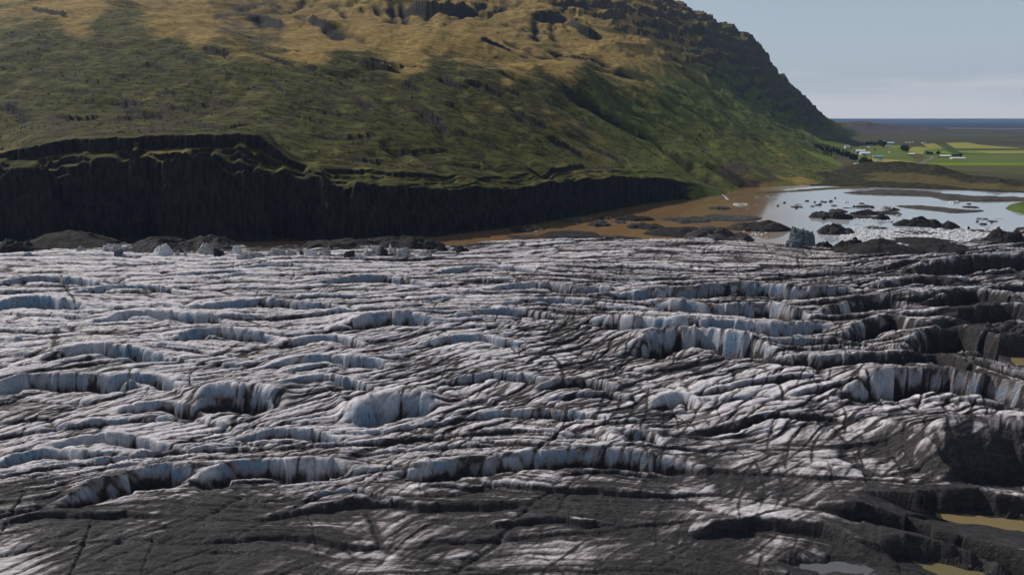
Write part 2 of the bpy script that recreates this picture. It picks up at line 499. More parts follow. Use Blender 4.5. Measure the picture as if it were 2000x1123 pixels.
g3 = gully([(1380,305),(1430,335),(1480,365)], 7, 11, [1180,1080,1010])
g4 = gully([(480,262),(530,285),(556,325)], 7, 5, [690,660,628])
g5 = gully([(1000,135),(1060,165),(1150,180)], 8, 16, [1130,1110,1120])
g6 = gully([(780,215),(850,235),(875,265)], 5, 7, [850,790,750])
g7 = gully([(1000,240),(1080,270),(1180,320)], 4, 14, [880,850,810])
gmask = np.clip(g1 + 0.6 * g2 + 0.7 * g3 + 0.5 * g4 + 0.5 * g5 + 0.5 * g6 + g_fine, 0, 1)
# strata in the high crags
crag_pts = [(1200,30,1),(1300,40,1),(1400,60,1),(1470,90,1),(1520,150,1),(1580,210,1),(1380,125,.8),(1450,160,.7),(1320,100,.6),(1540,215,.7),(1250,40,.6),(860,5,.9),(720,0,.5),(1060,50,.35),(1100,30,.6),(1130,70,.3),(940,0,.4),
            (1200,100,0),(1270,120,0),(1300,150,0),(1360,175,0),(1400,205,0),(1460,225,0),(1500,270,0),(1600,290,0),(1000,100,0),(900,60,0),(700,60,0),(500,20,0),(300,100,0),(600,20,0.1),(800,35,.2),(1180,80,.1),(980,40,.2)]
u_, t_ = U, (HZ - CAM_H) / HY
cp, cv = [], []
for px, py, v in crag_pts:
    a, b = ray(px, py); cp.append((a, b)); cv.append(v)
crag = idw(cp, cv, u_, t_, 4) ** 1.4 * sstep(1350, 1750, HY)
st = HZ / 46.0 + 0.8 * fbm(wx / 300, wy / 300, 3, 91) + 0.25 * fbm(wx / 50, wy / 50, 3, 93)
sf = st - np.floor(st)
HZ += crag * 46 * 0.8 * (sstep(0.35, 0.62, sf) - sf)
st2_ = HZ / 13.0 + 0.7 * fbm(wx / 120, wy / 200, 3, 95); sf2 = st2_ - np.floor(st2_)
HZ += crag * 13 * 0.7 * (sstep(0.35, 0.7, sf2) - sf2)
rib = (wx * 0.35 + wy * 0.55)
HZ += crag * (ridged(rib / 150, (wx * .55 - wy * .35) / 500, 3, 15) * 16 + fbm(wx / 45, wy / 90, 3, 16) * 4 - 14)
# keep the foot on the valley side flat
HZ = np.where(PXC > 1500, np.minimum(HZ, 400), HZ)

# the dark wall above the lake
wc = sstep(1372, 1330, PXC + 10 * fbm(HX / 30, HY / 30, 2, 8))
col = fbm(HX / 9.0, HX * 0 + 0.5 + HZ / 60, 3, 31) * 1.2 + fbm(HX / 45.0, HX * 0 + 3.5, 3, 35) * 9
o_ = OFF + col * sstep(2, 10, OFF) + 2.5 * sstep(10, 18, OFF) * fbm(HX / 8, HX * 0 + 7.7, 3, 64)
S1 = 0.10 * sstep(-2, 7, o_ + 2.0 * fbm(HX / 12, HX * 0 + 6.6, 3, 62)) + 0.42 * sstep(7, 11, o_) + 0.10 * sstep(11, 13.5, o_) + 0.38 * sstep(13.5, 20, o_ + 2.6 * fbm(HX / 14, HY / 5, 4, 61))
brow_drop = sstep(20, 40, o_)
HZc = -3 + (HZ + 3) * S1
# upper band of cliff over a grassy ledge on the left part
h2 = bl(PXC, [(-400, 13), (20, 15), (60, 20), (300, 22), (520, 20), (565, 11), (640, 9), (800, 6), (1000, 4), (1200, 3), (1400, 0)])
along = HX + 0.3 * HY
for k, (oo, sh) in enumerate(((24, .30), (31, .22), (38, .25), (46, .45))):
    pres = sstep(-0.25, 0.30, fbm(along / 42, HX * 0 + 11.3 * k, 3, 170 + k) + (0.35 if k == 3 else 0.0))
    pos = OFF + 5.5 * fbm(along / 26, HX * 0 + 3.1 * k, 4, 180 + k) + 2.2 * fbm(HX / 7, HY / 7, 3, 186 + k)
    HZc -= h2 * sh * 1.15 * pres * (1 - sstep(oo, oo + 2.6, pos)) * sstep(9, 20, OFF)
HZ = HZ * (1 - wc) + HZc * wc
# shore on the open side: rise out of the water
shore = sstep(-6, 30, OFF)
HZ = np.where(wc < 1, HZ * wc + (1 - wc) * (-3 + (HZ + 3) * (0.25 * sstep(-6, 4, OFF) + 0.75 * shore)), HZ)
HZ += 0.35 * fbm(HX / 5, HY / 5, 3, 81) * sstep(0, 30, OFF)

# --- plant and rock cover as masks
gy, gx = np.gradient(HZ, axis=0), np.gradient(HZ, axis=1)
dY = np.gradient(HY, axis=0); dX = np.gradient(HX, axis=1)
steep = np.sqrt((gy / dY) ** 2 + ((gx - gy / dY * np.gradient(HY, axis=1)) / dX) ** 2)
t_ = (HZ - CAM_H) / HY
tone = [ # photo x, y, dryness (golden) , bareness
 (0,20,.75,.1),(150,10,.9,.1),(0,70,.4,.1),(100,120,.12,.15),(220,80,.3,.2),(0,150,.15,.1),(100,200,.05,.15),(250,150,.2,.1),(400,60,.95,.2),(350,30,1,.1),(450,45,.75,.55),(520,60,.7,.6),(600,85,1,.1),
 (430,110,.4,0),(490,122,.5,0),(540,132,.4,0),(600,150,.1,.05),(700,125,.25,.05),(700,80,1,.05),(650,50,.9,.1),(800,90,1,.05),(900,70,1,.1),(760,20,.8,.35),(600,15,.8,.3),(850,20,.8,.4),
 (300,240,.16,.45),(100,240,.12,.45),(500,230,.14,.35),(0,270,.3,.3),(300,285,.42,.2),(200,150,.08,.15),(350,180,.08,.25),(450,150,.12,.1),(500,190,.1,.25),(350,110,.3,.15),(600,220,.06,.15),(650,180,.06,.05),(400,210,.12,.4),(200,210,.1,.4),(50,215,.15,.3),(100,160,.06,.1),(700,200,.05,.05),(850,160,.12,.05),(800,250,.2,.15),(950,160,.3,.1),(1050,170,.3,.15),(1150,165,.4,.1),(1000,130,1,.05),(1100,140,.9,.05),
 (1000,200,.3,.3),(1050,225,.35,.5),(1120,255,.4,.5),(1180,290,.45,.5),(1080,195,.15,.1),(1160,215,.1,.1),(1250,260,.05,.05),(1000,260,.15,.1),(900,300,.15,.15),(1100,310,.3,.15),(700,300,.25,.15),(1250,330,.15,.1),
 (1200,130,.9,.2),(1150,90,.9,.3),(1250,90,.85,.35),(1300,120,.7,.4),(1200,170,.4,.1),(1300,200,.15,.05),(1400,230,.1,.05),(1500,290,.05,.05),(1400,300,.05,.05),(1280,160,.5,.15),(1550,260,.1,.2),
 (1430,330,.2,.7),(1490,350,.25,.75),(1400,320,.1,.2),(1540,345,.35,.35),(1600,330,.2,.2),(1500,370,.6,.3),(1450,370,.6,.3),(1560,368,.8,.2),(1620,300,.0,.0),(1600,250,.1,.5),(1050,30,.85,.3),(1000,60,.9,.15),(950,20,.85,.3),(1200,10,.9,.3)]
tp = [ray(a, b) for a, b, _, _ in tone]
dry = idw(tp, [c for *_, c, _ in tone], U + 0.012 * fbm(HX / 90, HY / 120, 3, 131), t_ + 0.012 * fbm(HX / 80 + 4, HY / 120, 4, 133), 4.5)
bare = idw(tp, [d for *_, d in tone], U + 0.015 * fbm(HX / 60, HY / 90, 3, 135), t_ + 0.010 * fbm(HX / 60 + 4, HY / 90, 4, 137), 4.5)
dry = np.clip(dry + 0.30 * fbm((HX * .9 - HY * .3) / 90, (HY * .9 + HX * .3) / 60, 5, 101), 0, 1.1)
bare = np.clip(bare + 0.35 * fbm(HX / 40, HY / 60, 4, 111) + 0.5 * gmask + 0.6 * scar_face, 0, 1.2)
meadow = np.zeros_like(HZ)
for poly in MEADOWS:
    meadow = np.maximum(meadow, in_poly(U, t_, [ray(*p) for p in poly]).astype(np.float32))
rock = np.clip(0.8 * scar_face + sstep(0.95, 1.7, steep + 0.25 * fbm(HX / 12, HY / 12, 3, 121)) + sstep(0.55, 0.95, crag) * sstep(0.45, 0.95, steep), 0, 1)
rock = np.maximum(rock, wc * sstep(25, 13, o_ + 9 * fbm(HX / 9, HX * 0 + HZ / 11, 4, 125)))
rock = np.maximum(rock, wc * sstep(1.0, 2.2, steep + 1.3 * fbm(HX / 16, HZ / 5, 4, 127)) * sstep(60, 50, OFF))
me = grid_mesh('hillside', HX, HY, HZ, {'dry': dry, 'bare': bare, 'rock': rock, 'meadow': meadow, 'crag': crag, 'lush_lift': sstep(1020, 1300, PXC + 60 * fbm(HX / 80, HY / 80, 3, 151)), 'scrub': np.clip(gmask * 1.1 + 0.5 * fbm(HX / 30, HY / 30, 3, 141) * sstep(0.1, 0.4, gmask), 0, 1)})
M = Mat('hillside_cover')
P1 = M.pos((1, 1, 1)); Pa = M.pos((0.35, 1.0, 1.0), (0, 0, R(-14)))
n1 = M.noise(P1, 0.035, 6, 0.62); n2 = M.noise(Pa, 0.16, 6, 0.65, 0.4); n3 = M.noise(P1, 0.8, 3, 0.6)
n4 = M.noise(P1, 0.012, 4, 0.5)
dryv = M.ramp(M.math('MULTIPLY_ADD', M.math('SUBTRACT', n1, 0.5), 0.9, M.attr('dry')), 0.33, 0.90)
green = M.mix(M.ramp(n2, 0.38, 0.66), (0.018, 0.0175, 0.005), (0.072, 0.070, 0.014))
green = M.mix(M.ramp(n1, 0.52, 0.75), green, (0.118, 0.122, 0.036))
green = M.mix(M.math('MULTIPLY', M.attr('lush_lift'), M.ramp(n2, 0.30, 0.62, 0.25, 0.85)), green, (0.095, 0.110, 0.026))  # greener right slopes, colour also lightened to make up for their shade
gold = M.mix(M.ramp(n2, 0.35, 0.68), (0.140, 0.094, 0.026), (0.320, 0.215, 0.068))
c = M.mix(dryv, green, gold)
c = M.mix(M.math('MULTIPLY', M.attr('meadow'), 0.9), c, M.mix(n2, (0.10, 0.135, 0.018), (0.14, 0.17, 0.03)))
heath = M.mix(M.ramp(n3, 0.4, 0.62), (0.030, 0.021, 0.016), (0.075, 0.056, 0.038))
barev = M.ramp(M.math('MULTIPLY_ADD', M.math('SUBTRACT', n2, 0.5), 1.0, M.attr('bare')), 0.35, 0.8)
c = M.mix(barev, c, heath)
c = M.mix(M.math('MULTIPLY', M.attr('scrub'), 0.85), c, M.mix(n3, (0.010, 0.010, 0.006), (0.030, 0.028, 0.014)))
rn = M.noise(M.pos((1, 1, 0.25)), 0.35, 6, 0.65)
rn2 = M.noise(M.pos((0.15, 0.15, 1.0)), 0.25, 4, 0.6)
rockc = M.mix(M.ramp(rn, 0.35, 0.7), (0.012, 0.0115, 0.012), (0.034, 0.031, 0.030))
rockc = M.mix(M.ramp(rn2, 0.55, 0.72, 0, 0.5), rockc, (0.034, 0.031, 0.030))
rockc = M.mix(M.attr('crag'), rockc, M.mix(M.ramp(rn, 0.35, 0.68), (0.034, 0.027, 0.020), (0.115, 0.088, 0.055)))
rv = M.ramp(M.math('MULTIPLY_ADD', M.math('SUBTRACT', n3, 0.5), 0.8, M.attr('rock')), 0.3, 0.7)
c = M.mix(rv, c, rockc)
M.bump(M.math('ADD', n3, M.math('MULTIPLY', n2, 2.0)), 0.6, 1.0)
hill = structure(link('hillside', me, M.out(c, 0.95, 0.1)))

# ================================================================== GLACIER
GZ0 = 13.0
def gw(px, py, z=GZ0):
    return on_z(px, py, z)[:2]
strokes = [
 [(-300,500),(0,505),(500,505),(1000,490),(1400,481),(1700,500),(2050,470)],
 [(-300,560),(0,560),(400,560),(900,545),(1300,550),(1700,545),(2000,515),(2300,500)],
 [(-300,650),(0,640),(300,640),(600,625),(900,600),(1200,600),(1560,612),(1800,600),(2100,590)],
 [(-300,745),(0,720),(300,690),(600,680),(900,640),(1100,636),(1300,652),(1600,665),(2000,680)],
 [(-200,830),(0,790),(250,750),(500,735),(800,690),(1000,675),(1300,700)],
 [(-200,860),(100,830),(400,775),(700,735),(950,705)],
 [(-300,900),(0,850),(300,835),(500,850),(700,835),(900,805),(1200,790),(1500,705),(1700,690),(2000,745)],
 [(-300,990),(0,960),(200,940),(400,912),(700,905),(1000,893),(1300,895),(1600,895),(2000,860),(2300,850)],
 [(1150,850),(1300,820),(1500,765),(1800,735),(2000,775),(2200,830)],
 [(-300,1030),(0,1000),(400,985),(800,972),(1100,970),(1500,1000),(2000,1075),(2200,1120)],
 [(-300,1100),(0,1080),(500,1062),(1000,1050),(1300,1045),(1600,1085),(1850,1140)],
]
sp_, sq_ = [], []
for s in strokes:
    L = smooth_line(s, 3); w = np.array([gw(*p) for p in L]); inn = [(0 <= p[0] <= 2000) for p in L]
    q = float(np.mean([b for (a, b), k in zip(w, inn) if k]))
    for a in w: sp_.append(tuple(a / 100.0)); sq_.append(q)
flow_fit = tps_fit(sp_, sq_, 0.02)

gu = np.concatenate([np.linspace(-1.45, -0.93, 90)[:-1], np.linspace(-0.93, 0.93, 1240), np.linspace(0.93, 1.45, 90)[1:]])
GC = len(gu)
gy_ = np.exp(np.linspace(math.log(78), math.log(112), 60)[:-1])
gy_ = np.concatenate([gy_, np.exp(np.linspace(math.log(112), math.log(560), 960))]).astype(np.float32)
GY = np.repeat(gy_[:, None], GC, 1); GX = (GY * gu[None, :]).astype(np.float32)
# far margin of the ice
margin = smooth_line([gw(*p, 8) for p in [(-500,486),(-200,482),(0,484),(250,486),(450,490),(700,487),(880,488),(1000,479),(1300,475),(1480,480),(1600,488),(1700,489),(1800,492),(1870,480),(1940,464),(2030,445),(2300,425),(2600,420)]], 4)
md, mt, ms = poly_dist(GX, GY, margin)
inside = -ms * md + 5 * fbm(GX / 18, GY / 18, 4, 201) + 2
gamp_pts = [(0,520,.7),(500,520,.75),(1000,500,.6),(1400,500,.6),(0,620,.9),(500,620,.9),(900,580,.75),(1200,590,1.1),(1500,620,1.35),(1800,600,1.7),(1950,650,1.8),(1900,540,1.3),(1800,700,1.4),(400,760,1),(800,760,1),(1100,720,.8),
            (1400,760,.9),(1700,800,.9),(300,880,1),(800,880,1.1),(1200,870,1),(1600,880,.6),(1900,930,.9),(300,1040,.42),(800,1040,.48),(1300,1020,.5),(1700,1060,.45),(1900,1080,.35),(0,980,.5),(1100,960,.55),(1500,950,.5),(600,1110,.42),(1200,1110,.45)]
gP = [np.array(gw(a, b)) / 100 for a, b, _ in gamp_pts]
GAMP = 0.62 * idw(gP, [c for *_, c in gamp_pts], GX / 100, GY / 100, 3)
dirt_pts = [(0,520,.16),(300,530,.18),(700,520,.24),(1000,500,.30),(1300,500,.36),(1500,500,.42),(0,600,.12),(300,620,.16),(600,620,.2),(900,580,.28),(1200,560,.5),(1100,600,.5),(1300,600,.5),(1500,620,.55),(1700,600,.62),(1850,570,.7),(1950,620,.72),
            (1900,680,.7),(1750,680,.6),(1950,530,.62),(1750,510,.62),(0,700,.2),(300,720,.28),(600,700,.24),(900,680,.3),(1050,720,.46),(1200,700,.58),(1350,720,.52),(1450,660,.38),(1600,740,.32),(1800,780,.42),(1950,740,.6),
            (100,830,.28),(400,800,.38),(700,800,.28),(950,800,.4),(1150,800,.5),(1250,820,.6),(1330,790,.22),(1500,790,.28),(1700,830,.3),(1950,840,.42),(0,900,.25),(200,880,.25),(450,870,.3),(700,860,.3),(900,890,.5),(1150,860,.4),
            (1300,890,.55),(1550,850,.45),(1700,890,.75),(1900,900,.8),(0,970,.6),(300,960,.45),(600,940,.45),(900,950,.55),(1200,960,.66),(1500,950,.78),(100,1040,.74),(400,1000,.84),(600,1050,.74),(300,1100,.8),(750,1020,.55),(900,1060,.74),
            (1050,1080,.66),(1100,1030,.68),(1300,1040,.82),(1450,1070,.88),(1650,1060,.8),(1850,1050,.86),(1950,1100,.85),(1200,1110,.8)]
dP = [np.array(gw(a, b)) / 100 for a, b, _ in dirt_pts]
GD = idw(dP, [c for *_, c in dirt_pts], GX / 100, GY / 100, 3)

Q = tps_eval(flow_fit, GX / 100, GY / 100)
Q = Q + 3.0 * fbm(GX / 55, GY / 40, 3, 211) + 0.8 * fbm(GX / 12, GY / 12, 3, 215)
PX_ = GX + 7 * fbm(GX / 45 + 9, GY / 30, 3, 221) + 0.35 * (GY - 250)
GZ = GZ0 + 1.6 * fbm(GX / 90, GY / 70, 3, 231)
crack = np.zeros_like(GX)
face = np.zeros_like(GX)
def blocks(lp, lq, seed, step, dip, gap_w, gap_d, shear=0.0, jit=0.95, P=None, Qq=None):
    """ice broken into long lens-shaped blocks: each has its own level, a crest to the front and clefts round it"""
    P = PX_ if P is None else P; Qq = Q if Qq is None else Qq
    a = P / lp + shear * Qq / lq; b = Qq / lq
    f1, f2, h, k, ox, oy = worley(a, b, seed, jit)
    e = (f2 - f1) * lq
    til = (k - 0.5) * 0.9
    z = step * (h - 0.5) * 2 - dip * (1.7 * oy + 1.1 * oy * oy * np.sign(oy)) + dip * til * ox - 0.5 * dip * ox * ox
    cl = np.exp(-(e / gap_w) ** 2)
    rd = np.exp(-e / (gap_w * 0.9))
    return z * (1 - 0.75 * rd) - gap_d * (0.5 * cl + 0.5 * rd), cl, h, oy
z1, c1, h1, oy1 = blocks(50, 13.0, 5, 0.9, 1.35, 0.8, 1.9, 0.25)
z2, c2, h2_, oy2 = blocks(22, 5.2, 6, 0.70, 0.85, 0.45, 1.3, 0.6)
z2 = z2 - 2.2 * oy2 * oy2
ob_pts = [(0,520,0),(500,520,0),(1000,510,0),(1500,510,0),(1900,540,0),(0,620,.1),(300,640,.2),(600,640,.3),(900,600,.2),(1200,580,0),(1500,610,0),(1800,620,0),(0,740,.4),(300,760,.8),(600,740,.8),(850,700,.8),(1050,690,1),(1250,740,1),(1450,720,1),
          (1700,700,.3),(1950,700,0),(1600,790,1),(1850,810,1),(100,840,.6),(400,830,.9),(700,830,.9),(950,790,1),(1200,830,.8),(1400,830,1),(300,900,.4),(700,890,.4),(1000,880,.2),(0,950,.2),(500,960,.2),(1000,970,.2),(1600,900,.4),(300,1060,.5),(1000,1060,.5),(1900,950,.2)]
OB = sstep(0.3, 0.7, idw([np.array(gw(a, b)) / 100 for a, b, _ in ob_pts], [c for *_, c in ob_pts], GX / 100, GY / 100, 3) + 0.22 * fbm(GX / 35, GY / 35, 3, 245))
oa = R(40)
OX = GX + 5 * fbm(GX / 45, GY / 45, 3, 246); OY = GY + 4 * fbm(GX / 45 + 7, GY / 45, 3, 247) + 0.0009 * (GX - 20) ** 2
OP, OQ = OX * math.cos(oa) + OY * math.sin(oa), OY * math.cos(oa) - OX * math.sin(oa)
z4, c4, h4, oy4 = blocks(24, 4.6, 8, 0.60, 0.75, 0.45, 1.4, 0.3, 0.95, OP, OQ)
z4 = z4 - 2.4 * oy4 * oy4
z2 = z2 * (1 - OB) + z4 * OB; c2 = c2 * (1 - OB) + c4 * OB; h2_ = h2_ * (1 - OB) + h4 * OB
z3, c3, h3, oy3 = blocks(8.5, 1.9, 7, 0.26, 0.42, 0.22, 0.42, 0.9)
GZ += GAMP * (z1 + z2 * (0.6 + 0.5 * fbm(GX / 60, GY / 60, 2, 241)) + z3)
crack = np.maximum(np.maximum(c1 * (1 - 0.6 * OB), 0.85 * c2), 0.4 * c3 * (1 - OB))
GZ -= GAMP * OB * (0.45 * z1 + 0.6 * z3)
# slanting fractures that carry dirt
def fract(th, spacing, seed, w, d, mlen):
    global GZ, crack
    r = (GX * math.cos(th) + GY * math.sin(th)) + 5 * fbm(GX / 60, GY / 60, 3, seed) - 0.0022 * (GX + 40) ** 2 * math.sin(th)
    ph = r / spacing; k = np.floor(ph); fr = np.abs(ph - k - 0.5 + 0.3 * (RND[(k.astype(np.int32) * 7 + seed) & 255] - 0.5)) * spacing
    on = sstep(0.05, 0.5, perlin(GX / mlen + k * 3.7, GY / mlen, seed + 2))
    g = np.exp(-(fr / w) ** 2) * on
    g = g * np.clip(GAMP * 2.0, 0, 1) ** 0.7
    GZ -= d * g
    crack = np.maximum(crack, g)
    return g
f1_ = fract(R(140), 15.0, 251, 0.7, 0.9, 38)
f2_ = fract(R(153), 7.0, 255, 0.45, 0.35, 26)
f3_ = fract(R(20), 19.0, 259, 0.30, 0.8, 40)
f4_ = fract(R(163), 5.0, 263, 0.40, 0.15, 34)
f5_ = fract(R(128), 6.0, 267, 0.45, 0.20, 30)
# traced walls: crest line (photo), height of the face in photo pixels, reach of the back slope, 'blue' of the face
walls = [
 ([(130,968),(200,941),(290,915),(368,911)],46,9,1.0),([(395,918),(470,905),(560,900),(662,906)],42,9,.5),([(820,908),(930,896),(1010,889),(1100,881),(1200,886),(1310,900)],42,12,.6),
 ([(1215,874),(1255,850),(1305,872)],26,7,.5),([(560,990),(700,968),(800,970),(900,975),(1010,974)],24,9,.3),([(-20,752),(60,738),(150,736),(240,742)],42,9,.9),
 ([(690,806),(760,790),(838,784)],50,10,1.0),([(380,786),(450,766),(530,775)],50,9,.4),([(-20,592),(70,580),(150,590)],30,14,.9),([(690,628),(770,615),(832,620)],34,14,.9),
 ([(980,556),(1050,551),(1120,560),(1195,563)],22,14,.8),([(1230,572),(1330,569),(1450,559),(1560,568),(1645,566)],28,14,.7),([(1290,590),(1400,602),(1490,598),(1570,614)],30,13,.7),
 ([(1190,625),(1300,640),(1400,636),(1500,640),(1590,634)],30,12,.8),([(1250,668),(1300,651),(1350,645),(1420,660),(1500,678)],44,12,.7),([(1530,694),(1620,701),(1720,694),(1830,689),(1920,722)],26,11,.2),
 ([(1680,748),(1760,731),(1850,729),(1940,748),(2060,785)],62,12,.6),([(1262,792),(1325,767),(1374,789)],28,9,.45),([(930,806),(1010,799),(1090,801),(1165,814)],22,8,.8),
 ([(1860,905),(1930,892),(2080,888)],85,12,.05),([(1760,990),(1830,965),(1900,958),(1960,975),(2060,1010)],42,8,.25),([(1670,980),(1760,1000),(1860,1030),(1980,1070),(2080,1110)],36,8,.1),
 ([(1380,1022),(1470,1004),(1600,1014),(1720,1062)],32,8,.05),([(1750,1052),(1830,1066),(1920,1100),(2000,1140)],40,7,.2),([(1800,524),(1880,512),(1960,507),(2080,505)],26,15,.1),
 ([(1620,606),(1700,584),(1780,596)],26,13,.4),([(1650,650),(1730,622),(1800,640),(1880,632)],30,12,.3),([(1790,668),(1870,648),(1950,672),(2050,668)],40,12,.2),([(1830,588),(1900,570),(2000,590)],26,14,.1),([(1880,620),(1960,604),(2050,622)],28,12,.1),
 ([(1720,552),(1800,545),(1880,552)],18,14,.2),([(200,742),(270,730),(340,742)],26,9,.6),([(90,690),(200,676),(300,690)],30,11,.7),([(540,702),(640,690),(740,700)],24,11,.7),([(340,655),(420,640),(520,650)],26,11,.6),
 ([(200,615),(300,606),(420,618)],22,12,.8),([(560,660),(640,652),(700,664)],18,11,.6),([(420,590),(520,582),(640,590)],20,13,.8),([(0,545),(90,536),(190,546)],16,14,.8),([(150,560),(260,552),(350,562)],14,14,.7),
 ([(620,545),(740,538),(820,548)],16,14,.9),([(860,528),(960,518),(1060,530)],14,14,.8),([(470,520),(560,513),(640,522)],10,14,.8),([(900,610),(980,600),(1080,612)],18,12,.8),([(1000,585),(1100,580),(1190,590)],16,13,.6),
 ([(840,660),(930,650),(1010,662)],18,11,.7),([(880,730),(960,720),(1060,735)],18,10,.6),([(1060,745),(1120,738),(1200,752)],20,9,.7),([(560,740),(640,726),(720,742)],20,9,.6),([(100,860),(220,842),(330,862)],26,8,.6),
 ([(470,842),(560,830),(650,846)],24,8,.7),([(1120,915),(1200,905),(1290,918)],16,9,.4),([(1080,860),(1140,850),(1180,862)],16,8,.4),([(600,960),(680,948),(760,962)],16,8,.7),
 ([(0,1005),(120,985),(300,988)],14,8,.2),([(970,1010),(1080,1000),(1180,1012)],14,8,.2),([(1500,665),(1600,655),(1690,662)],16,11,.3),([(1380,760),(1480,735),(1580,728)],14,9,.2),
 ([(1560,760),(1660,742),(1740,756)],16,9,.3),([(1380,830),(1500,800),(1620,806)],16,9,.2),([(1080,772),(1160,760),(1240,772)],14,9,.5),([(0,890),(90,868),(180,876)],22,8,.5),([(240,790),(330,780),(380,792)],26,8,.4),
]
for i, (ln, hp, back, blue) in enumerate(walls):
    zc = GZ0 + 2.0
    if np.mean([p[1] for p in ln]) < 700 and np.mean([p[0] for p in ln]) > 1150: hp = hp * 1.3
    if i not in (3, 17):      # carry each crest on, dying away past its traced ends
        (ax, ay), (bx_, by_) = ln[0], ln[1]; (cx0, cy0), (dx0, dy0) = ln[-2], ln[-1]
        tot = ln[-1][0] - ln[0][0]; e1 = 0.26 * tot
        ln = [(ax - e1, ay - 0.55 * (by_ - ay) * e1 / max(bx_ - ax, 8) + 2)] + list(ln) + [(dx0 + e1, dy0 + 0.55 * (dy0 - cy0) * e1 / max(dx0 - cx0, 8) + 2)]
    w = smooth_line([gw(px, py, zc) for px, py in ln], 5)
    yc = float(w[:, 1].mean())
    hgt = min(hp * math.hypot(yc, CAM_H - zc) / F_PX * (1.05 if blue > 0.25 else 1.3), 15.0)
    x0, x1 = w[:, 0].min() - 25, w[:, 0].max() + 25; ya, yb = w[:, 1].min() - 30, w[:, 1].max() + 40
    r0, r1 = np.searchsorted(gy_, [ya, yb])
    if r1 - r0 < 3: continue
    ca = np.clip(np.searchsorted(gu, [min(x0 / ya, x0 / yb), max(x1 / ya, x1 / yb)]), 0, GC)
    sl = (slice(r0, r1), slice(ca[0], ca[1]))
    X, Y = GX[sl], GY[sl]
    d, t, s = poly_dist(X, Y, w)
    L = float(np.sqrt(((w[1:] - w[:-1]) ** 2).sum(1)).sum())
    al = t * L / 7.0 + 0.5 * fbm(X / 11, Y / 11, 2, 300 + i)
    k = np.floor(al).astype(np.int32); kf = al - k
    jo = RND[(k * 7 + i * 13) & 255] - 0.5; jn = RND[((k + 1) * 7 + i * 13) & 255] - 0.5
    jo = jo + (jn - jo) * sstep(0.88, 1.0, kf)
    joint = np.exp(-((np.minimum(kf, 1 - kf)) / 0.05) ** 2) * (0.4 + RND[(k * 3 + i) & 255])
    wob = 1.3 * fbm(X / 14, Y / 30, 2, 300 + i) + 0.16 * hgt * 2 * jo - 0.25 * joint
    s = np.where(s == 0, 1, s) * d + wob
    end = np.where((t > 0) & (t < 1), 1.0, np.exp(-(d / 5.0) ** 2)) * sstep(-0.02, 0.26, t) * sstep(1.02, 0.74, t)
    short = sstep(7.0, 2.5, L / hgt)
    fw, rr = 0.15 * hgt + 0.2, (0.15 + 0.35 * short) * hgt
    up, dn = (0.42 + 0.14 * jo + 0.30 * short) * hgt, (0.80 - 0.62 * short) * hgt
    if np.mean([p[1] for p in ln]) > 955 and np.mean([p[0] for p in ln]) < 1700: dn, up = dn * 0.35, up * 0.9
    dn = dn * sstep(0.0, 0.30, t) * sstep(1.0, 0.70, t)
    tau = np.clip((s + fw) / (fw + rr), 0, 1)
    prof = -dn + (up + dn) * np.sin(tau * math.pi / 2) ** 0.75
    prof = np.where(s > rr, up * np.exp(-np.maximum(s - rr, 0) / back), prof)
    prof = np.where(s < -fw, -dn * np.exp(-(np.minimum(s + fw, 0) / (0.60 * hgt)) ** 2), prof)
    cur = GZ[sl]
    soften = end * np.exp(-(s / (hgt * 0.8)) ** 2) * 0.6
    base = GZ0 + 1.0 * fbm(X / 60, Y / 60, 2, 33)
    GZ[sl] = cur * (1 - soften) + base * soften + end * prof
    dirtfoot = end * sstep(0.05, 0.6, 1 - sstep(-fw * 1.8, -fw, s)) * np.exp(-(np.minimum(s + fw, 0) / (0.55 * hgt)) ** 2)
    fmask = end * sstep(-fw * 1.4, -fw, s) * (1 - sstep(-0.2 * rr, 0.7 * rr, s))
    face[sl] = np.maximum(face[sl], fmask * blue * (blue > 0.25))
    GD[sl] = GD[sl] + 0.34 * dirtfoot * (1.1 - blue * 0.5) + fmask * np.clip(0.45 - blue, 0, 1) * 1.6  # on the dark faces the added dirt also carries their shade
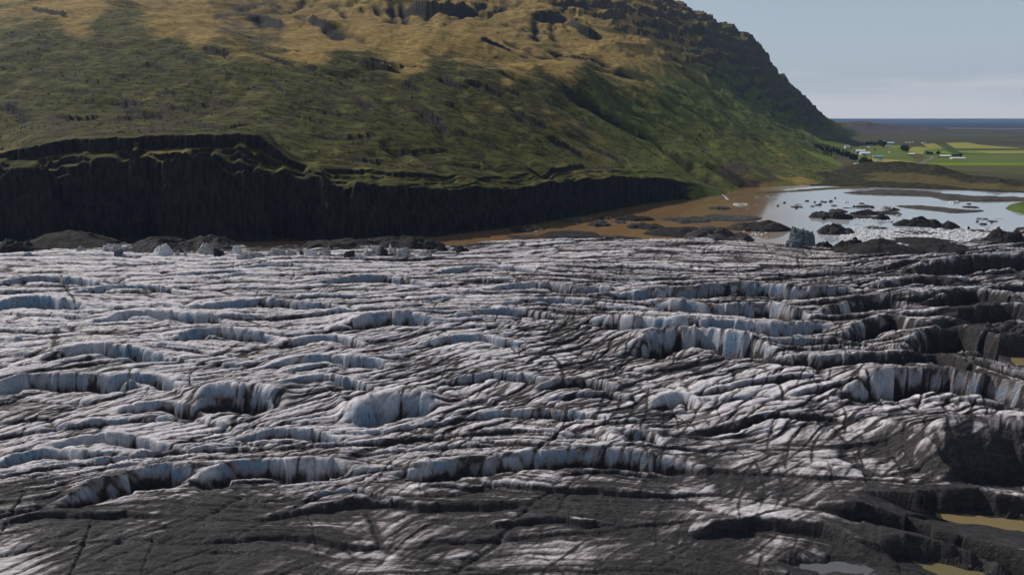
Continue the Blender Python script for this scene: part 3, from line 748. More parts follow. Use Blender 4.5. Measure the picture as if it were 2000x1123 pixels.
streaks = [  # line in the photo, width there, strength
 ([(435,896),(480,866),(540,841)],6,.6),([(670,911),(715,881),(780,861),(850,856)],10,.7),([(845,841),(870,811),(900,796),(950,776),(1000,746)],6,.6),([(870,846),(900,816),(940,796),(995,771)],7,.6),
 ([(335,816),(370,796),(425,761),(500,746)],8,.6),([(350,821),(390,801),(440,785)],8,.5),([(80,781),(140,761),(200,741),(260,726)],6,.6),([(240,776),(250,750),(260,726)],3,.5),([(450,841),(470,801),(520,756),(590,731)],4,.5),
 ([(530,796),(575,761),(650,736),(750,716)],5,.5),([(600,796),(645,766),(710,746),(800,711),(900,686)],4,.5),([(150,941),(165,891),(190,846),(210,801)],5,.45),([(190,946),(220,891),(280,841)],6,.45),([(105,691),(108,660),(112,632)],5,.6),([(170,721),(174,695)],5,.5),
 ([(150,616),(145,590),(135,571),(115,530)],2.5,.7),([(1015,716),(1090,661),(1165,631)],4,.5),([(1105,761),(1090,701),(1050,666)],3,.5),([(1320,756),(1430,726),(1500,701),(1565,676)],5,.5),([(1415,866),(1525,801),(1615,776),(1700,726)],3,.5),
 ([(1490,866),(1560,820),(1620,785)],3,.5),([(1610,866),(1670,811),(1740,761)],3,.5),([(1825,856),(1930,801),(1990,785)],3,.5),([(1725,771),(1780,821),(1820,851)],2.5,.45),([(1690,956),(1780,891),(1850,861),(1930,841)],3.5,.6),([(1780,961),(1870,906),(1940,886)],3.5,.6),
 ([(1320,1116),(1400,1066),(1480,1011),(1540,986)],3.5,.6),([(1050,1116),(1150,1041)],3,.5),([(1380,872),(1500,874),(1700,870),(1900,858)],3,.6),([(1200,781),(1280,726),(1350,706),(1450,690)],16,.35),([(1090,760),(1200,735),(1320,730)],18,.3),
 ([(560,850),(620,830),(700,822)],4,.4),([(300,905),(340,870),(420,840)],4,.4),([(0,800),(80,800),(160,796)],4,.5),([(0,818),(200,812),(400,806)],4,.5),([(350,700),(450,685),(560,672)],3,.4),([(600,720),(700,700),(800,670),(900,655)],4,.45),([(700,735),(800,705),(900,690),(1000,665)],3,.45),
 ([(1000,800),(1060,760),(1120,742)],3,.4),([(1230,830),(1300,800),(1380,790)],4,.4),([(1290,760),(1380,720),(1460,700)],4,.35),([(1450,840),(1560,790),(1680,760)],2.5,.45),([(1340,865),(1420,830),(1500,810)],2.5,.4),([(1700,840),(1790,800),(1880,790)],2.5,.45),
 ([(380,960),(460,940),(560,930)],5,.4),([(700,960),(800,930),(930,915)],6,.4),([(0,930),(100,905),(180,890)],4,.4),([(1560,1123),(1640,1085),(1720,1075)],3,.4),([(900,1000),(1000,985),(1150,980)],4,.4),([(1650,700),(1760,690),(1900,700)],5,.35)]
for k in range(110):
    _q = random.Random(900 + k)
    px, py = _q.uniform(-50, 1250), _q.uniform(540, 930)
    L = _q.uniform(40, 130); a_ = _q.uniform(0.25, 0.65) * (0.6 + (py - 500) / 600)
    streaks.append(([(px, py), (px + L * .45, py - L * .5 * a_ * 1.15), (px + L, py - L * a_ * .85)], _q.uniform(1.5, 4.5), _q.uniform(.15, .38)))
streak_m = np.zeros_like(GX)
for i, (ln, wp, stv) in enumerate(streaks):
    w = smooth_line([gw(px, py, GZ0 + 0.5) for px, py in ln], 5)
    ya, yb = w[:, 1].min() - 15, w[:, 1].max() + 15; x0, x1 = w[:, 0].min() - 15, w[:, 0].max() + 15
    r0, r1 = np.searchsorted(gy_, [ya, yb])
    ca = np.clip(np.searchsorted(gu, [min(x0 / ya, x0 / yb), max(x1 / ya, x1 / yb)]), 0, GC)
    if r1 - r0 < 2 or ca[1] - ca[0] < 2: continue
    sl = (slice(r0, r1), slice(ca[0], ca[1])); X, Y = GX[sl], GY[sl]
    wd = wp * w[:, 1].mean() / F_PX * 1.15
    d, t, _ = poly_dist(X, Y, w)
    d = np.abs(d + 0.7 * wd * fbm(X / 6, Y / 6, 3, 350 + i))
    g = np.exp(-(d / wd) ** 2) * sstep(-0.02, 0.22, t) * sstep(1.02, 0.75, t) * (0.75 + 0.6 * fbm(X / 8, Y / 8, 3, 380 + i))
    streak_m[sl] = np.maximum(streak_m[sl], g * stv)
    GZ[sl] -= 0.5 * min(wd, 1.5) * np.clip(g, 0, 1)
GD += 1.75 * streak_m
GZ += 0.12 * fbm(GX / 1.7, GY / 1.7, 3, 271) + 0.30 * fbm(GX / 6, GY / 3.5, 3, 275) * (0.5 + 0.5 * GAMP)
# melt ponds: hollows cut to below the water
ponds = [([(1800,998),(1870,1003),(1930,1008),(2010,1015),(2080,1026),(2060,1052),(1990,1036),(1920,1028),(1860,1018)],10.2,'brown'),
         ([(1780,1094),(1830,1099),(1890,1110),(1930,1124),(1900,1134),(1850,1126),(1805,1110)],10.6,'olive'),
         ([(1560,1098),(1610,1096),(1690,1104),(1705,1116),(1620,1120),(1565,1112)],11.4,'grey'),
         ([(1975,697),(2060,694),(2060,712),(1985,711)],10.0,'brown')]
pond_world = []
for poly, z, kind in ponds:
    w = np.array([gw(px, py, z) for px, py in poly])
    cl = smooth_line(np.vstack([w, w[:1]]), 4)[:-1]
    d, _, _ = poly_dist(GX, GY, np.vstack([cl, cl[:1]]))
    d = np.where(in_poly(GX, GY, cl), -d, d) + 0.5 * fbm(GX / 3, GY / 3, 3, 281)
    d = d + 0.9 * fbm(GX / 6, GY / 6, 3, 283)
    k = sstep(1.5, -1.2, d)
    GZ = GZ * (1 - k) + np.minimum(GZ, z - 1.0) * k
    pf = np.polyfit(cl[:, 0], cl[:, 1], 1)
    nearside = GY < pf[0] * GX + pf[1]
    GZ = np.where(d > 0, np.minimum(GZ, z + 0.15 + np.where(nearside, 0.30, 2.5) * d), GZ)
    near = sstep(0.0, 3.0, d)
    GZ = np.where((d > 0) & (d < 4), np.maximum(GZ, z + 0.12 * d * near), GZ)
    GD += 0.3 * sstep(6, 0, d)
    pond_world.append((cl, z, kind))
GZ = np.maximum(GZ, 1.5 + 0.8 * fbm(GX / 5, GY / 5, 2, 285))
# end of the ice
GZ = np.where(inside < 14, -3 + (GZ + 3) * sstep(-1.5, 9, inside), GZ)
GD += 0.5 * sstep(16, 2, inside) * (0.6 + 0.6 * fbm(GX / 15, GY / 15, 2, 203))
GD += 0.75 * sstep(40, 14, inside) * sstep(30, -60, GX) * (0.6 + 0.8 * fbm(GX / 12, GY / 12, 3, 204))
# dirt: streaks along the flow, in the clefts, by region
st1 = fbm(PX_ / 34, Q / 2.6, 4, 291, 0.6) * (1 - OB) + fbm(OP / 26, OQ / 2.4, 4, 292, 0.6) * OB
def along(deg, L, W, sd):
    a = R(deg); X = GX + 4 * fbm(GX / 40, GY / 40, 2, sd + 50); Y = GY + 4 * fbm(GX / 40 + 7, GY / 40, 2, sd + 55) + 0.0016 * (GX - 60) ** 2 * 0.25
    return fbm((X * math.cos(a) + Y * math.sin(a)) / L, (Y * math.cos(a) - X * math.sin(a)) / W, 4, sd, 0.6)
st2 = 0.75 * along(38, 16, 1.7, 295) + 0.75 * along(58, 13, 1.5, 495) * sstep(-0.3, 0.3, fbm(GX / 60, GY / 60, 2, 297))
st3 = fbm(GX / 45, GY / 30, 4, 299)
fol = ridged(PX_ / 30, Q / 2.2, 3, 311) * 0.5 * (1 - OB) + ridged(OP / 24, OQ / 2.0, 3, 312) * 0.5 * OB
def box(A, n, m):
    P = np.pad(A, ((n, n), (m, m)), mode='edge').astype(np.float64).cumsum(0).cumsum(1)
    P = np.pad(P, ((1, 0), (1, 0)))
    h, w = 2 * n + 1, 2 * m + 1
    return ((P[h:, w:] - P[:-h, w:] - P[h:, :-w] + P[:-h, :-w]) / (h * w)).astype(np.float32)
low = np.clip((box(GZ, 7, 10) - GZ) / 0.7, -0.8, 1.4)
calm = (0.45 + 0.55 * sstep(400, 200, GY)) * (0.5 + 0.5 * sstep(125, 165, GY))
fr_ = 0.86 * GD - 0.075 + 0.22 * fol + 0.20 * calm * (f2_ + f4_ + f5_) * (0.4 + 0.8 * sstep(-0.2, 0.5, fbm(GX / 50, GY / 50, 2, 321))) + 0.20 * low + 0.22 * st1 + 0.22 * calm * st2 + (0.14 + 0.26 * sstep(0.5, 0.75, GD)) * st3 - 0.03 * sstep(0.5, 0.75, GD) + 0.30 * crack - 0.10 * (h1 - 0.5) - 0.12 * (h2_ - 0.5)
fr_ -= 0.22 * np.clip(face, 0, 1)
dirt = np.clip(fr_ * 1.25 - 0.12, 0, 1)
dirt = 0.8 * dirt + 0.2 * sstep(0.18, 0.82, fr_)
gz_y = np.gradient(GZ, axis=0) / np.gradient(GY, axis=0)
front = sstep(0.7, 1.8, gz_y)                    # steep faces looking down-glacier
blue = np.clip(np.maximum(face, 0.85 * front) * (0.85 + 0.7 * fbm(GX / 14, GY / 14, 3, 305)), 0, 1)
me = grid_mesh('glacier', GX, GY, GZ, {'dirt': dirt, 'blue': blue})
M = Mat('dirty_glacier_ice')
P1 = M.pos()
na = M.noise(P1, 1.1, 5, 0.65); nb = M.noise(M.pos((0.22, 1, 0.5), (0, 0, R(12))), 1.4, 5, 0.65, 0.3); nc = M.noise(P1, 0.25, 5, 0.6)
dv = M.math('MULTIPLY_ADD', M.math('SUBTRACT', na, 0.5), 0.36, M.attr('dirt'))
dv = M.math('MULTIPLY_ADD', M.math('SUBTRACT', nb, 0.5), 0.55, dv)
dirtv = M.math('POWER', M.ramp(dv, -0.02, 0.98), 0.85)
ice = M.mix(M.ramp(nc, 0.35, 0.7), (0.50, 0.465, 0.48), (0.68, 0.645, 0.66))
ice = M.mix(M.attr('blue'), ice, (0.135, 0.215, 0.310))
vs = M.noise(M.pos((1, 1, 0.06)), 1.3, 4, 0.6)
ice = M.mix(M.math('MULTIPLY', M.ramp(vs, 0.5, 0.68), M.math('MULTIPLY', M.attr('blue'), 0.8)), ice, (0.05, 0.05, 0.055))
gr = M.node('ShaderNodeTexVoronoi'); M.t.links.new(P1, gr.inputs['Vector']); gr.inputs['Scale'].default_value = 2.6
sp3 = M.noise(P1, 3.2, 4, 0.7)
mud = M.mix(M.ramp(nb, 0.4, 0.7), (0.017, 0.0155, 0.016), (0.042, 0.037, 0.038))
mud = M.mix(M.math('MULTIPLY', M.ramp(sp3, 0.56, 0.68), 0.6), mud, (0.105, 0.095, 0.095))
mud = M.mix(M.ramp(gr.outputs['Distance'], 0.24, 0.10, 0, 0.55), mud, (0.075, 0.068, 0.067))
film = M.mix(M.ramp(nb, 0.35, 0.65), (0.150, 0.130, 0.130), (0.230, 0.205, 0.208))
c = M.mix(M.math('MULTIPLY', dirtv, 1.9, clamp=True), ice, film)
c = M.mix(M.ramp(dirtv, 0.42, 0.92), c, mud)
M.bump(M.math('ADD', M.math('ADD', na, M.math('MULTIPLY', sp3, 0.5)), M.math('MULTIPLY', nb, 1.5)), 0.9, 0.32)
wet = M.ramp(M.noise(P1, 0.09, 4, 0.6), 0.5, 0.62)
wet = M.math('MULTIPLY', wet, M.ramp(sp3, 0.48, 0.58))
rough = M.math('SUBTRACT', 0.85, M.math('MULTIPLY', wet, 0.52))
glacier = structure(link('glacier', me, M.out(c, rough, 0.28)))

# ================================================================== WATER
def water_mat(name, base, rough, bumps, deep=None):
    M = Mat(name)
    n = M.noise(M.pos((1, 1, 1)), 0.012, 4, 0.5)
    c = M.mix(M.ramp(n, 0.4, 0.65), base, deep or base)
    if deep:   # the silt plume spreads from the stream by the wall; farther right the sky's reflection is painted in as pale grey
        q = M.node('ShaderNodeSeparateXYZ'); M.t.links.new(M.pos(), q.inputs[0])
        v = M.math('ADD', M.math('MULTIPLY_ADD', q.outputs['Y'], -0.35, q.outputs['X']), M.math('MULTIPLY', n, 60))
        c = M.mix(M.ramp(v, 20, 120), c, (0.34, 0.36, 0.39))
    M.bump(M.noise(M.pos((1, 0.4, 1)), 0.9, 3, 0.5), bumps, 0.05)
    return M.out(c, rough, 0.5, IOR=1.33)
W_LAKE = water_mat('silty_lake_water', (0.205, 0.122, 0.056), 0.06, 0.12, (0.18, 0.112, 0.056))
W_POND = water_mat('ochre_pond_water', (0.185, 0.140, 0.070), 0.05, 0.06)
W_OLIVE = water_mat('olive_pond_water', (0.140, 0.122, 0.062), 0.05, 0.06)
W_GREY = water_mat('grey_pond_water', (0.10, 0.10, 0.105), 0.05, 0.06)
def flat_poly(name, pts2, z, mat):
    me = bpy.data.meshes.new(name)
    me.from_pydata([(float(a), float(b), z) for a, b in pts2], [], [list(range(len(pts2)))])
    return link(name, me, mat)
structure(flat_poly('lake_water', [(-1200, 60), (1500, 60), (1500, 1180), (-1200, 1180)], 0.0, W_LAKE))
for cl, z, kind in pond_world:
    structure(flat_poly('pond_water', cl.mean(0) + (cl - cl.mean(0)) * np.array([1.06, 1.25]), z, {'brown': W_POND, 'olive': W_OLIVE, 'grey': W_GREY}[kind]))

# ================================================================== PLAIN
FAR = 90000.0
rows_y = np.concatenate([np.exp(np.linspace(math.log(980), math.log(6000), 160)), np.exp(np.linspace(math.log(6300), math.log(FAR), 60))])
cols_u = np.linspace(-0.5, 1.3, 160)
PY = np.repeat(rows_y[:, None], 160, 1); PX2 = PY * cols_u[None, :]
PZ = 1.5 + 2.0 * fbm(PX2 / 300, PY / 300, 3, 401) * sstep(2800, 3600, PY) * sstep(20000, 5000, PY)
PZ = np.where(PY < 1100, PZ - 4 * sstep(1100, 1000, PY), PZ)
me = grid_mesh('plain', PX2, PY, PZ)
M = Mat('outwash_plain')
pn = M.noise(M.pos((0.25, 1, 1)), 0.0035, 7, 0.62); pn2 = M.noise(M.pos((0.06, 1, 1), (0, 0, R(3))), 0.0016, 6, 0.6); pn3 = M.noise(M.pos(), 0.05, 4)
c = M.mix(M.ramp(pn, 0.35, 0.65), (0.040, 0.040, 0.020), (0.080, 0.070, 0.040))
c = M.mix(M.ramp(pn3, 0.4, 0.7, 0, 0.4), c, (0.035, 0.045, 0.018))
hazed_sand = M.mix(M.ramp(pn2, 0.4, 0.6), (0.022, 0.026, 0.040), (0.042, 0.046, 0.062))  # distance haze tinted into the far ground: darker and bluer
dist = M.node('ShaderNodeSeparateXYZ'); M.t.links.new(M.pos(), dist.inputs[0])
c = M.mix(M.ramp(dist.outputs['Y'], 3500, 8000), c, hazed_sand)
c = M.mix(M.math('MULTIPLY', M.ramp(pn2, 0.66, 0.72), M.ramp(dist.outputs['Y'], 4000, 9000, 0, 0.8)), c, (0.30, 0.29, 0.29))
structure(link('plain', me, M.out(c, 0.95, 0.05)))
#__MORE__
def hill_at(x, y):
    u = x / y
    j = int(np.clip(np.searchsorted(us, u), 1, NC - 2))
    return float(np.interp(y, HY[:, j], HZ[:, j]))
def glacier_at(x, y):
    j = int(np.clip(np.searchsorted(gu, x / y), 1, GC - 2))
    return float(np.interp(y, gy_, GZ[:, j]))
PLAIN_Z = 1.5

# ---- moraine ridge, mud bank, grass bank
mu = np.linspace(ray(1585, 330)[0], ray(2330, 330)[0], 420)
my = np.concatenate([np.linspace(950, 1250, 200), np.linspace(1254, 1500, 80)])
MY = np.repeat(my[:, None], 420, 1); MX = MY * mu[None, :]
px_ = 1000 + mu * 1372
top_py = bl(px_, [(1580, 352), (1640, 334), (1690, 319), (1720, 317), (1760, 319), (1830, 325), (1870, 338), (1905, 347), (1960, 351), (2000, 358), (2100, 362), (2330, 362)])
top_z = np.array([max(on_y(a, b, c_)[2], 6.0) for a, b, c_ in zip(px_, top_py, bl(px_, [(1580, 1215), (1800, 1215), (1900, 1110), (1960, 1045), (2330, 1010)]))])
base_y = np.interp(px_, [1580, 1640, 1700, 1800, 1900, 2000, 2330], [1000, 1005, 1000, 975, 950, 930, 910]) + 10
crest_y = bl(px_, [(1580, 1215), (1800, 1215), (1900, 1110), (1960, 1045), (2330, 1010)])
t = np.clip((MY - base_y[None]) / (crest_y - base_y)[None], 0, None)
prof = np.where(t < 1, 0.30 * sstep(0.02, 0.30, t) + 0.70 * sstep(0.25, 1.02, t), 1 - sstep(0, 115, MY - crest_y[None]))
MZ = -1.5 + (top_z[None] + 1.5) * prof + prof * (ridged(MX / 70, MY / 50, 4, 501) * 2.6 + fbm(MX / 14, MY / 14, 4, 503) * 1.1 - 1.2)
gold_m = sstep(0.18, 0.32, t) * sstep(0.75, 0.5, t) * sstep(1660, 1730, px_)[None] + 0.35 * fbm(MX / 30, MY / 30, 4, 505)
me = grid_mesh('moraine', MX, MY, MZ, {'gold': gold_m})
M = Mat('moraine_cover')
n1 = M.noise(M.pos(), 0.12, 6, 0.65); n2 = M.noise(M.pos(), 0.5, 4, 0.6)
c = M.mix(M.ramp(n1, 0.35, 0.68), (0.020, 0.018, 0.012), (0.052, 0.046, 0.024))
g = M.mix(M.ramp(n2, 0.35, 0.65), (0.060, 0.050, 0.020), (0.130, 0.100, 0.038))
c = M.mix(M.ramp(M.math('MULTIPLY_ADD', M.math('SUBTRACT', n1, 0.5), 1.2, M.attr('gold')), 0.35, 0.95), c, g)
M.bump(M.math('ADD', n1, n2), 0.8, 1.5)
structure(link('moraine', me, M.out(c, 0.95, 0.1)))

def bank(name, poly, h, mat, seed, zb=-0.6, n=90, soft=10.0, z=0.0):
    w = np.array([on_z(px, py, z)[:2] for px, py in poly])
    cl = smooth_line(np.vstack([w, w[:1]]), 4)[:-1]
    x0, y0 = cl.min(0) - 4; x1, y1 = cl.max(0) + 4
    X, Y = np.meshgrid(np.linspace(x0, x1, int(n * 2.2)), np.linspace(y0, y1, n))
    d, _, _ = poly_dist(X, Y, np.vstack([cl, cl[:1]]))
    d = np.where(in_poly(X, Y, cl), d, -d) + 1.5 * fbm(X / 12, Y / 12, 3, seed)
    Z = z + zb + (h - zb) * sstep(-1.5, soft, d) * (0.75 + 0.35 * fbm(X / 18, Y / 18, 4, seed + 3)) + 0.2 * sstep(0, 4, d) * fbm(X / 3, Y / 3, 3, seed + 5)
    return structure(link(name, grid_mesh(name, X, Y, Z), mat))
def two_tone(name, a, b, scale, rough=0.9, bumpd=0.4, spec=0.2, third=None):
    M = Mat(name)
    n = M.noise(M.pos(), scale, 6, 0.65); n2 = M.noise(M.pos(), scale * 5, 4, 0.6)
    c = M.mix(M.ramp(M.math('ADD', M.math('MULTIPLY', n, 0.7), M.math('MULTIPLY', n2, 0.3)), 0.38, 0.64), a, b)
    if third: c = M.mix(M.ramp(n2, 0.6, 0.7), c, third)
    M.bump(M.math('ADD', n, n2), 0.7, bumpd)
    return M.out(c, rough, spec)
MUD = two_tone('wet_mud', (0.030, 0.024, 0.018), (0.075, 0.058, 0.042), 0.08, 0.7)
TURF = two_tone('bank_turf', (0.045, 0.070, 0.012), (0.085, 0.115, 0.022), 0.07, 0.95, 0.5)
bank('mud_bank', [(1640, 377), (1690, 373), (1750, 371), (1830, 377), (1900, 383), (2000, 386), (2080, 386), (2080, 392), (2000, 394), (1900, 395), (1850, 393), (1810, 385), (1760, 383), (1690, 381)], 2.4, MUD, 511)
bank('mud_spit', [(1740, 402), (1790, 402), (1845, 405), (1880, 410), (1925, 412), (1900, 416), (1860, 417), (1820, 412), (1770, 407)], 1.3, MUD, 521, soft=5)
bank('grass_bank', [(1957, 408), (1972, 399), (2010, 394), (2120, 393), (2200, 420), (2120, 446), (2020, 424), (1985, 416)], 5.0, TURF, 531, soft=14)
bank('shore_flat', [(1420, 384), (1480, 380), (1560, 375), (1640, 370), (1700, 368), (1690, 364), (1600, 368), (1500, 375), (1420, 381)], 1.6, two_tone('shore_sedge', (0.035, 0.030, 0.012), (0.11, 0.085, 0.03), 0.05), 541, soft=8)

# ---- fields, road, river
def field_mat(name, a, b):
    M = Mat(name)
    n = M.noise(M.pos((0.3, 1, 1), (0, 0, R(20))), 0.02, 4, 0.6); n2 = M.noise(M.pos(), 0.3, 3)
    return M.out(M.mix(M.ramp(M.math('ADD', M.math('MULTIPLY', n, 0.6), M.math('MULTIPLY', n2, 0.4)), 0.36, 0.62), a, b), 0.95, 0.1)
F_Y = field_mat('mown_hay_field', (0.185, 0.185, 0.036), (0.240, 0.225, 0.055))
F_G = field_mat('green_field', (0.075, 0.100, 0.020), (0.105, 0.128, 0.028))
F_B = field_mat('bright_grass_field', (0.100, 0.155, 0.010), (0.135, 0.190, 0.016))
F_D = field_mat('dark_grass_field', (0.035, 0.055, 0.016), (0.050, 0.070, 0.022))
F_O = field_mat('olive_pasture', (0.060, 0.060, 0.022), (0.085, 0.080, 0.030))
def field(poly, mat, k):
    w = [on_z(px, py, PLAIN_Z)[:2] for px, py in poly]
    z = PLAIN_Z + 0.12 * k
    me = bpy.data.meshes.new('field')
    n = len(w)
    me.from_pydata([(a, b, z) for a, b in w] + [(a, b, PLAIN_Z - 0.5) for a, b in w], [],
                   [list(range(n))] + [[i, (i + 1) % n, n + (i + 1) % n, n + i] for i in range(n)])
    return structure(link('field', me, mat))
field([(1655,291),(1682,287),(1734,283),(1763,284),(1790,287),(2110,287),(2110,346),(1800,330),(1708,320),(1676,316),(1664,306)], F_O, 1)
field([(1655,291),(1682,288),(1734,283.5),(1763,284.6),(1773,298),(1778,304.6),(1792,318),(1708,318),(1676,315),(1671,307)], F_G, 2)
field([(1806,303),(1870,301),(2110,301.5),(2110,318),(1802,317)], F_G, 2)
field([(1800,290),(1870,291),(2110,288),(2110,302),(1870,302),(1806,303)], F_D, 3)
field([(1847.6,279.4),(1888.4,278.8),(1916,283.6),(1994,290.2),(1985.7,290.8),(1865.6,290.2)], F_Y, 4)
field([(1802,281.8),(1824.8,280.6),(1841.6,289),(1811.6,288.4)], F_Y, 4)
field([(1772,293.2),(1785.2,287.2),(1848.8,290.6),(1836.8,292),(1806.8,293.2),(1803,302.2),(1775.6,298)], F_Y, 4)
field([(1807,293.8),(1846.4,294.4),(1863,301.6),(1817.6,300.4)], F_B, 4)
field([(1826,281.2),(1847.4,281.2),(1865.4,291.6),(1851,291.6),(1839,287)], F_D, 5)
field([(1868,294.4),(1901,294.6),(1929,301),(1880,299.2)], F_B, 4)
field([(1903,295),(2110,294.2),(2110,300.3),(1931,300.6)], F_Y, 4)
field([(1796,319.6),(1803,317.8),(2110,318.4),(2110,324),(1836.8,324)], F_B, 3)
field([(1694,309),(1740,312),(1790,317),(1740,317.5),(1706,317)], F_Y, 3)
field([(1726,285.5),(1762,285),(1768,289),(1730,289)], F_B, 3)
def ribbon(name, line, width, z, mat, dense=5):
    L = smooth_line([on_z(px, py, z)[:2] for px, py in line], dense)
    d = np.gradient(L, axis=0); d /= np.linalg.norm(d, axis=1)[:, None]
    nrm = np.stack([-d[:, 1], d[:, 0]], 1) * width / 2
    X = np.stack([(L + nrm)[:, 0], (L - nrm)[:, 0]]); Y = np.stack([(L + nrm)[:, 1], (L - nrm)[:, 1]])
    return structure(link(name, grid_mesh(name, X, Y, np.full_like(X, z)), mat))
GRAVEL = two_tone('road_gravel', (0.12, 0.115, 0.11), (0.19, 0.18, 0.17), 0.2)
ribbon('road', [(1770, 303.5), (1795, 304.2), (1815, 304.8), (1821, 308.5), (1812, 313), (1798, 318), (1786, 322)], 7.0, PLAIN_Z + 0.75, GRAVEL)
SILVER = two_tone('braided_river_bed', (0.20, 0.20, 0.21), (0.34, 0.33, 0.33), 0.004)
ribbon('river', [(1780, 248.6), (1830, 250.4), (1900, 251.2), (2000, 251.8), (2200, 251.5)], 230, PLAIN_Z + 2.2, SILVER)
ribbon('river', [(1640, 232.9), (1720, 233.0), (1796, 233.3)], 2600, PLAIN_Z + 0.6, SILVER)
ribbon('river', [(1916, 237.4), (1928, 237.2)], 900, PLAIN_Z + 0.6, SILVER)
ribbon('river', [(1978, 235.4), (2100, 235.6)], 1200, PLAIN_Z + 0.6, SILVER)
# low knolls far down the plain
ku = np.linspace(ray(1600, 250)[0], ray(2150, 250)[0], 300); ky = np.linspace(4300, 7400, 120)
KYY = np.repeat(ky[:, None], 300, 1); KX = KYY * ku[None]
kp = 1000 + ku * 1386
kt = bl(kp, [(1600, 0), (1625, 30), (1650, 42), (1690, 52), (1720, 36), (1760, 26), (1830, 14), (1900, 6), (2000, 3), (2150, 0)])
KZ = -6 + (kt[None] + 6) * np.exp(-((KYY - 5600) / 700) ** 2) * (0.75 + 0.55 * ridged(KX / 420, KYY / 500, 4, 551))
structure(link('far_knolls', grid_mesh('far_knolls', KX, KYY, KZ), two_tone('knoll_heath', (0.030, 0.028, 0.022), (0.075, 0.055, 0.042), 0.006, 0.95, 5)))

# ---- floating ice
def ice_mat(name, a, b, scale, rough=0.6, third=None, blue=None):
    M = Mat(name)
    n = M.noise(M.pos((1, 1, 2.2), (R(12), R(8), 0), obj=True), scale, 6, 0.68, 0.4)
    n2 = M.noise(M.pos((0.5, 1, 3.0), (R(-10), R(14), 0), obj=True), scale * 3.2, 4, 0.6)
    c = M.mix(M.ramp(M.math('ADD', M.math('MULTIPLY', n, 0.65), M.math('MULTIPLY', n2, 0.35)), 0.40, 0.60), a, b)
    if third: c = M.mix(M.ramp(n2, 0.63, 0.70), c, third)
    M.bump(M.math('ADD', n, n2), 0.8, 0.35)
    return M.out(c, 0.9, 0.12)
DARK = ice_mat('debris_covered_ice', (0.012, 0.011, 0.011), (0.036, 0.032, 0.030), 0.35)
BROWN = ice_mat('brown_dirty_ice', (0.016, 0.014, 0.013), (0.050, 0.043, 0.039), 0.22, third=(0.075, 0.068, 0.063))
STRIPE = ice_mat('banded_dirty_ice', (0.013, 0.012, 0.012), (0.055, 0.050, 0.050), 0.18, third=(0.20, 0.19, 0.19))
GREY = ice_mat('grey_dirty_ice', (0.024, 0.022, 0.022), (0.070, 0.064, 0.063), 0.20, third=(0.13, 0.12, 0.12))
PALE = ice_mat('pale_ice', (0.16, 0.155, 0.155), (0.44, 0.43, 0.43), 0.30)
BLUE = ice_mat('blue_grey_ice', (0.040, 0.047, 0.053), (0.15, 0.172, 0.186), 0.25)
WHITE = ice_mat('clean_white_ice', (0.40, 0.40, 0.41), (0.58, 0.58, 0.60), 0.4)
def lump(name, x, y, z, W, D, H, style, seed, mat, rot=0.0, sink=0.5):
    na, nr = 72, 22
    if W < 6: na, nr = 28, 9
    th = np.linspace(0, 2 * np.pi, na, endpoint=False); rr = np.linspace(0, 1, nr) ** 0.85
    TH, RR = np.meshgrid(th, rr)
    cx, sx = np.cos(TH), np.sin(TH)
    out = 1 + 0.30 * fbm(cx * 1.1 + seed, sx * 1.1 + 3.3 * seed, 3, seed % 50)
    X = RR * out * cx * W / 2; Y = RR * out * sx * D / 2
    sc = max(W, 4) / 3.2
    n = fbm(X / sc + seed, Y / (sc * D / W * 1.2 + .5) + 5, 4, 60 + seed % 40)
    rg = ridged(X / (sc * 1.3) + seed * 1.7, Y / (sc * D / W * 1.6 + .5), 3, 70 + seed % 40)
    edge = 1 - RR ** 3
    if style == 'flat':
        Z = H * sstep(1.0, 0.72, RR) * (0.60 + 0.42 * n + 0.20 * rg) + 0.05 * H * ridged(X / 2.4, Y / 1.6, 3, seed % 60)
    elif style == 'mound':
        Z = H * (1 - RR ** 2) ** 0.8 * (0.72 + 0.40 * n + 0.20 * rg) + 0.06 * H * edge * ridged(X / 3.1, Y / 3.1, 3, seed % 60)
    elif style == 'peak':
        Z = H * edge * np.clip(0.25 + 0.55 * np.clip(rg, -0.4, 1.2) + 0.4 * n, 0.05, None)
    elif style == 'cone':
        Z = H * (1 - RR) ** 0.9 * (0.9 + 0.20 * n) + H * edge * (0.16 * rg + 0.05 * ridged(X / 3.1, Y / 3.1, 3, seed % 60))
    else:  # block: steep sides, tilted broken top
        Z = H * sstep(1.0, 0.80, RR) * (0.70 + 0.30 * cx * RR * (1 if seed % 2 else -1) + 0.25 * np.round(n * 3) / 3 + 0.15 * rg)
    Z = Z + min(0.25, H * 0.08) * fbm(X / 1.3, Y / 1.3, 3, 90) * sstep(1, 0.9, RR)
    Z = np.where(RR >= 0.999, -sink, Z)
    V = np.stack([X, Y, Z], -1).reshape(-1, 3)
    i = np.arange(nr * na).reshape(nr, na)
    j = np.roll(i, -1, 1)
    F = np.stack([i[:-1], j[:-1], j[1:], i[1:]], -1).reshape(-1, 4)[:, ::-1]
    o = link(name, raw_mesh(name, V, F, style in ('mound', 'flat', 'cone')), mat)
    o.location = (x, y, z); o.rotation_euler = (0, 0, rot)
    return o
def floe(px, py, w, h, style, mat, label, seed, ratio=0.55, cat='iceberg', group='ice floating in the lake', z=0.0, name='iceberg'):
    """px: middle, py: waterline nearest the camera, w and h: size in the photo"""
    x, y, _ = on_z(px, py, z)
    m = math.hypot(y, CAM_H - z) / F_PX
    W = w * m; dep = (CAM_H - z) / y
    D = min(W * ratio, h * m * 0.85 / dep)
    H = max(h * m - 0.9 * D * dep, (0.22 if style == 'flat' else 0.32) * h * m)
    o = lump(name, x, y + D / 2, z, W, D, H, style, seed, mat)
    return tag(o, label, cat, group)
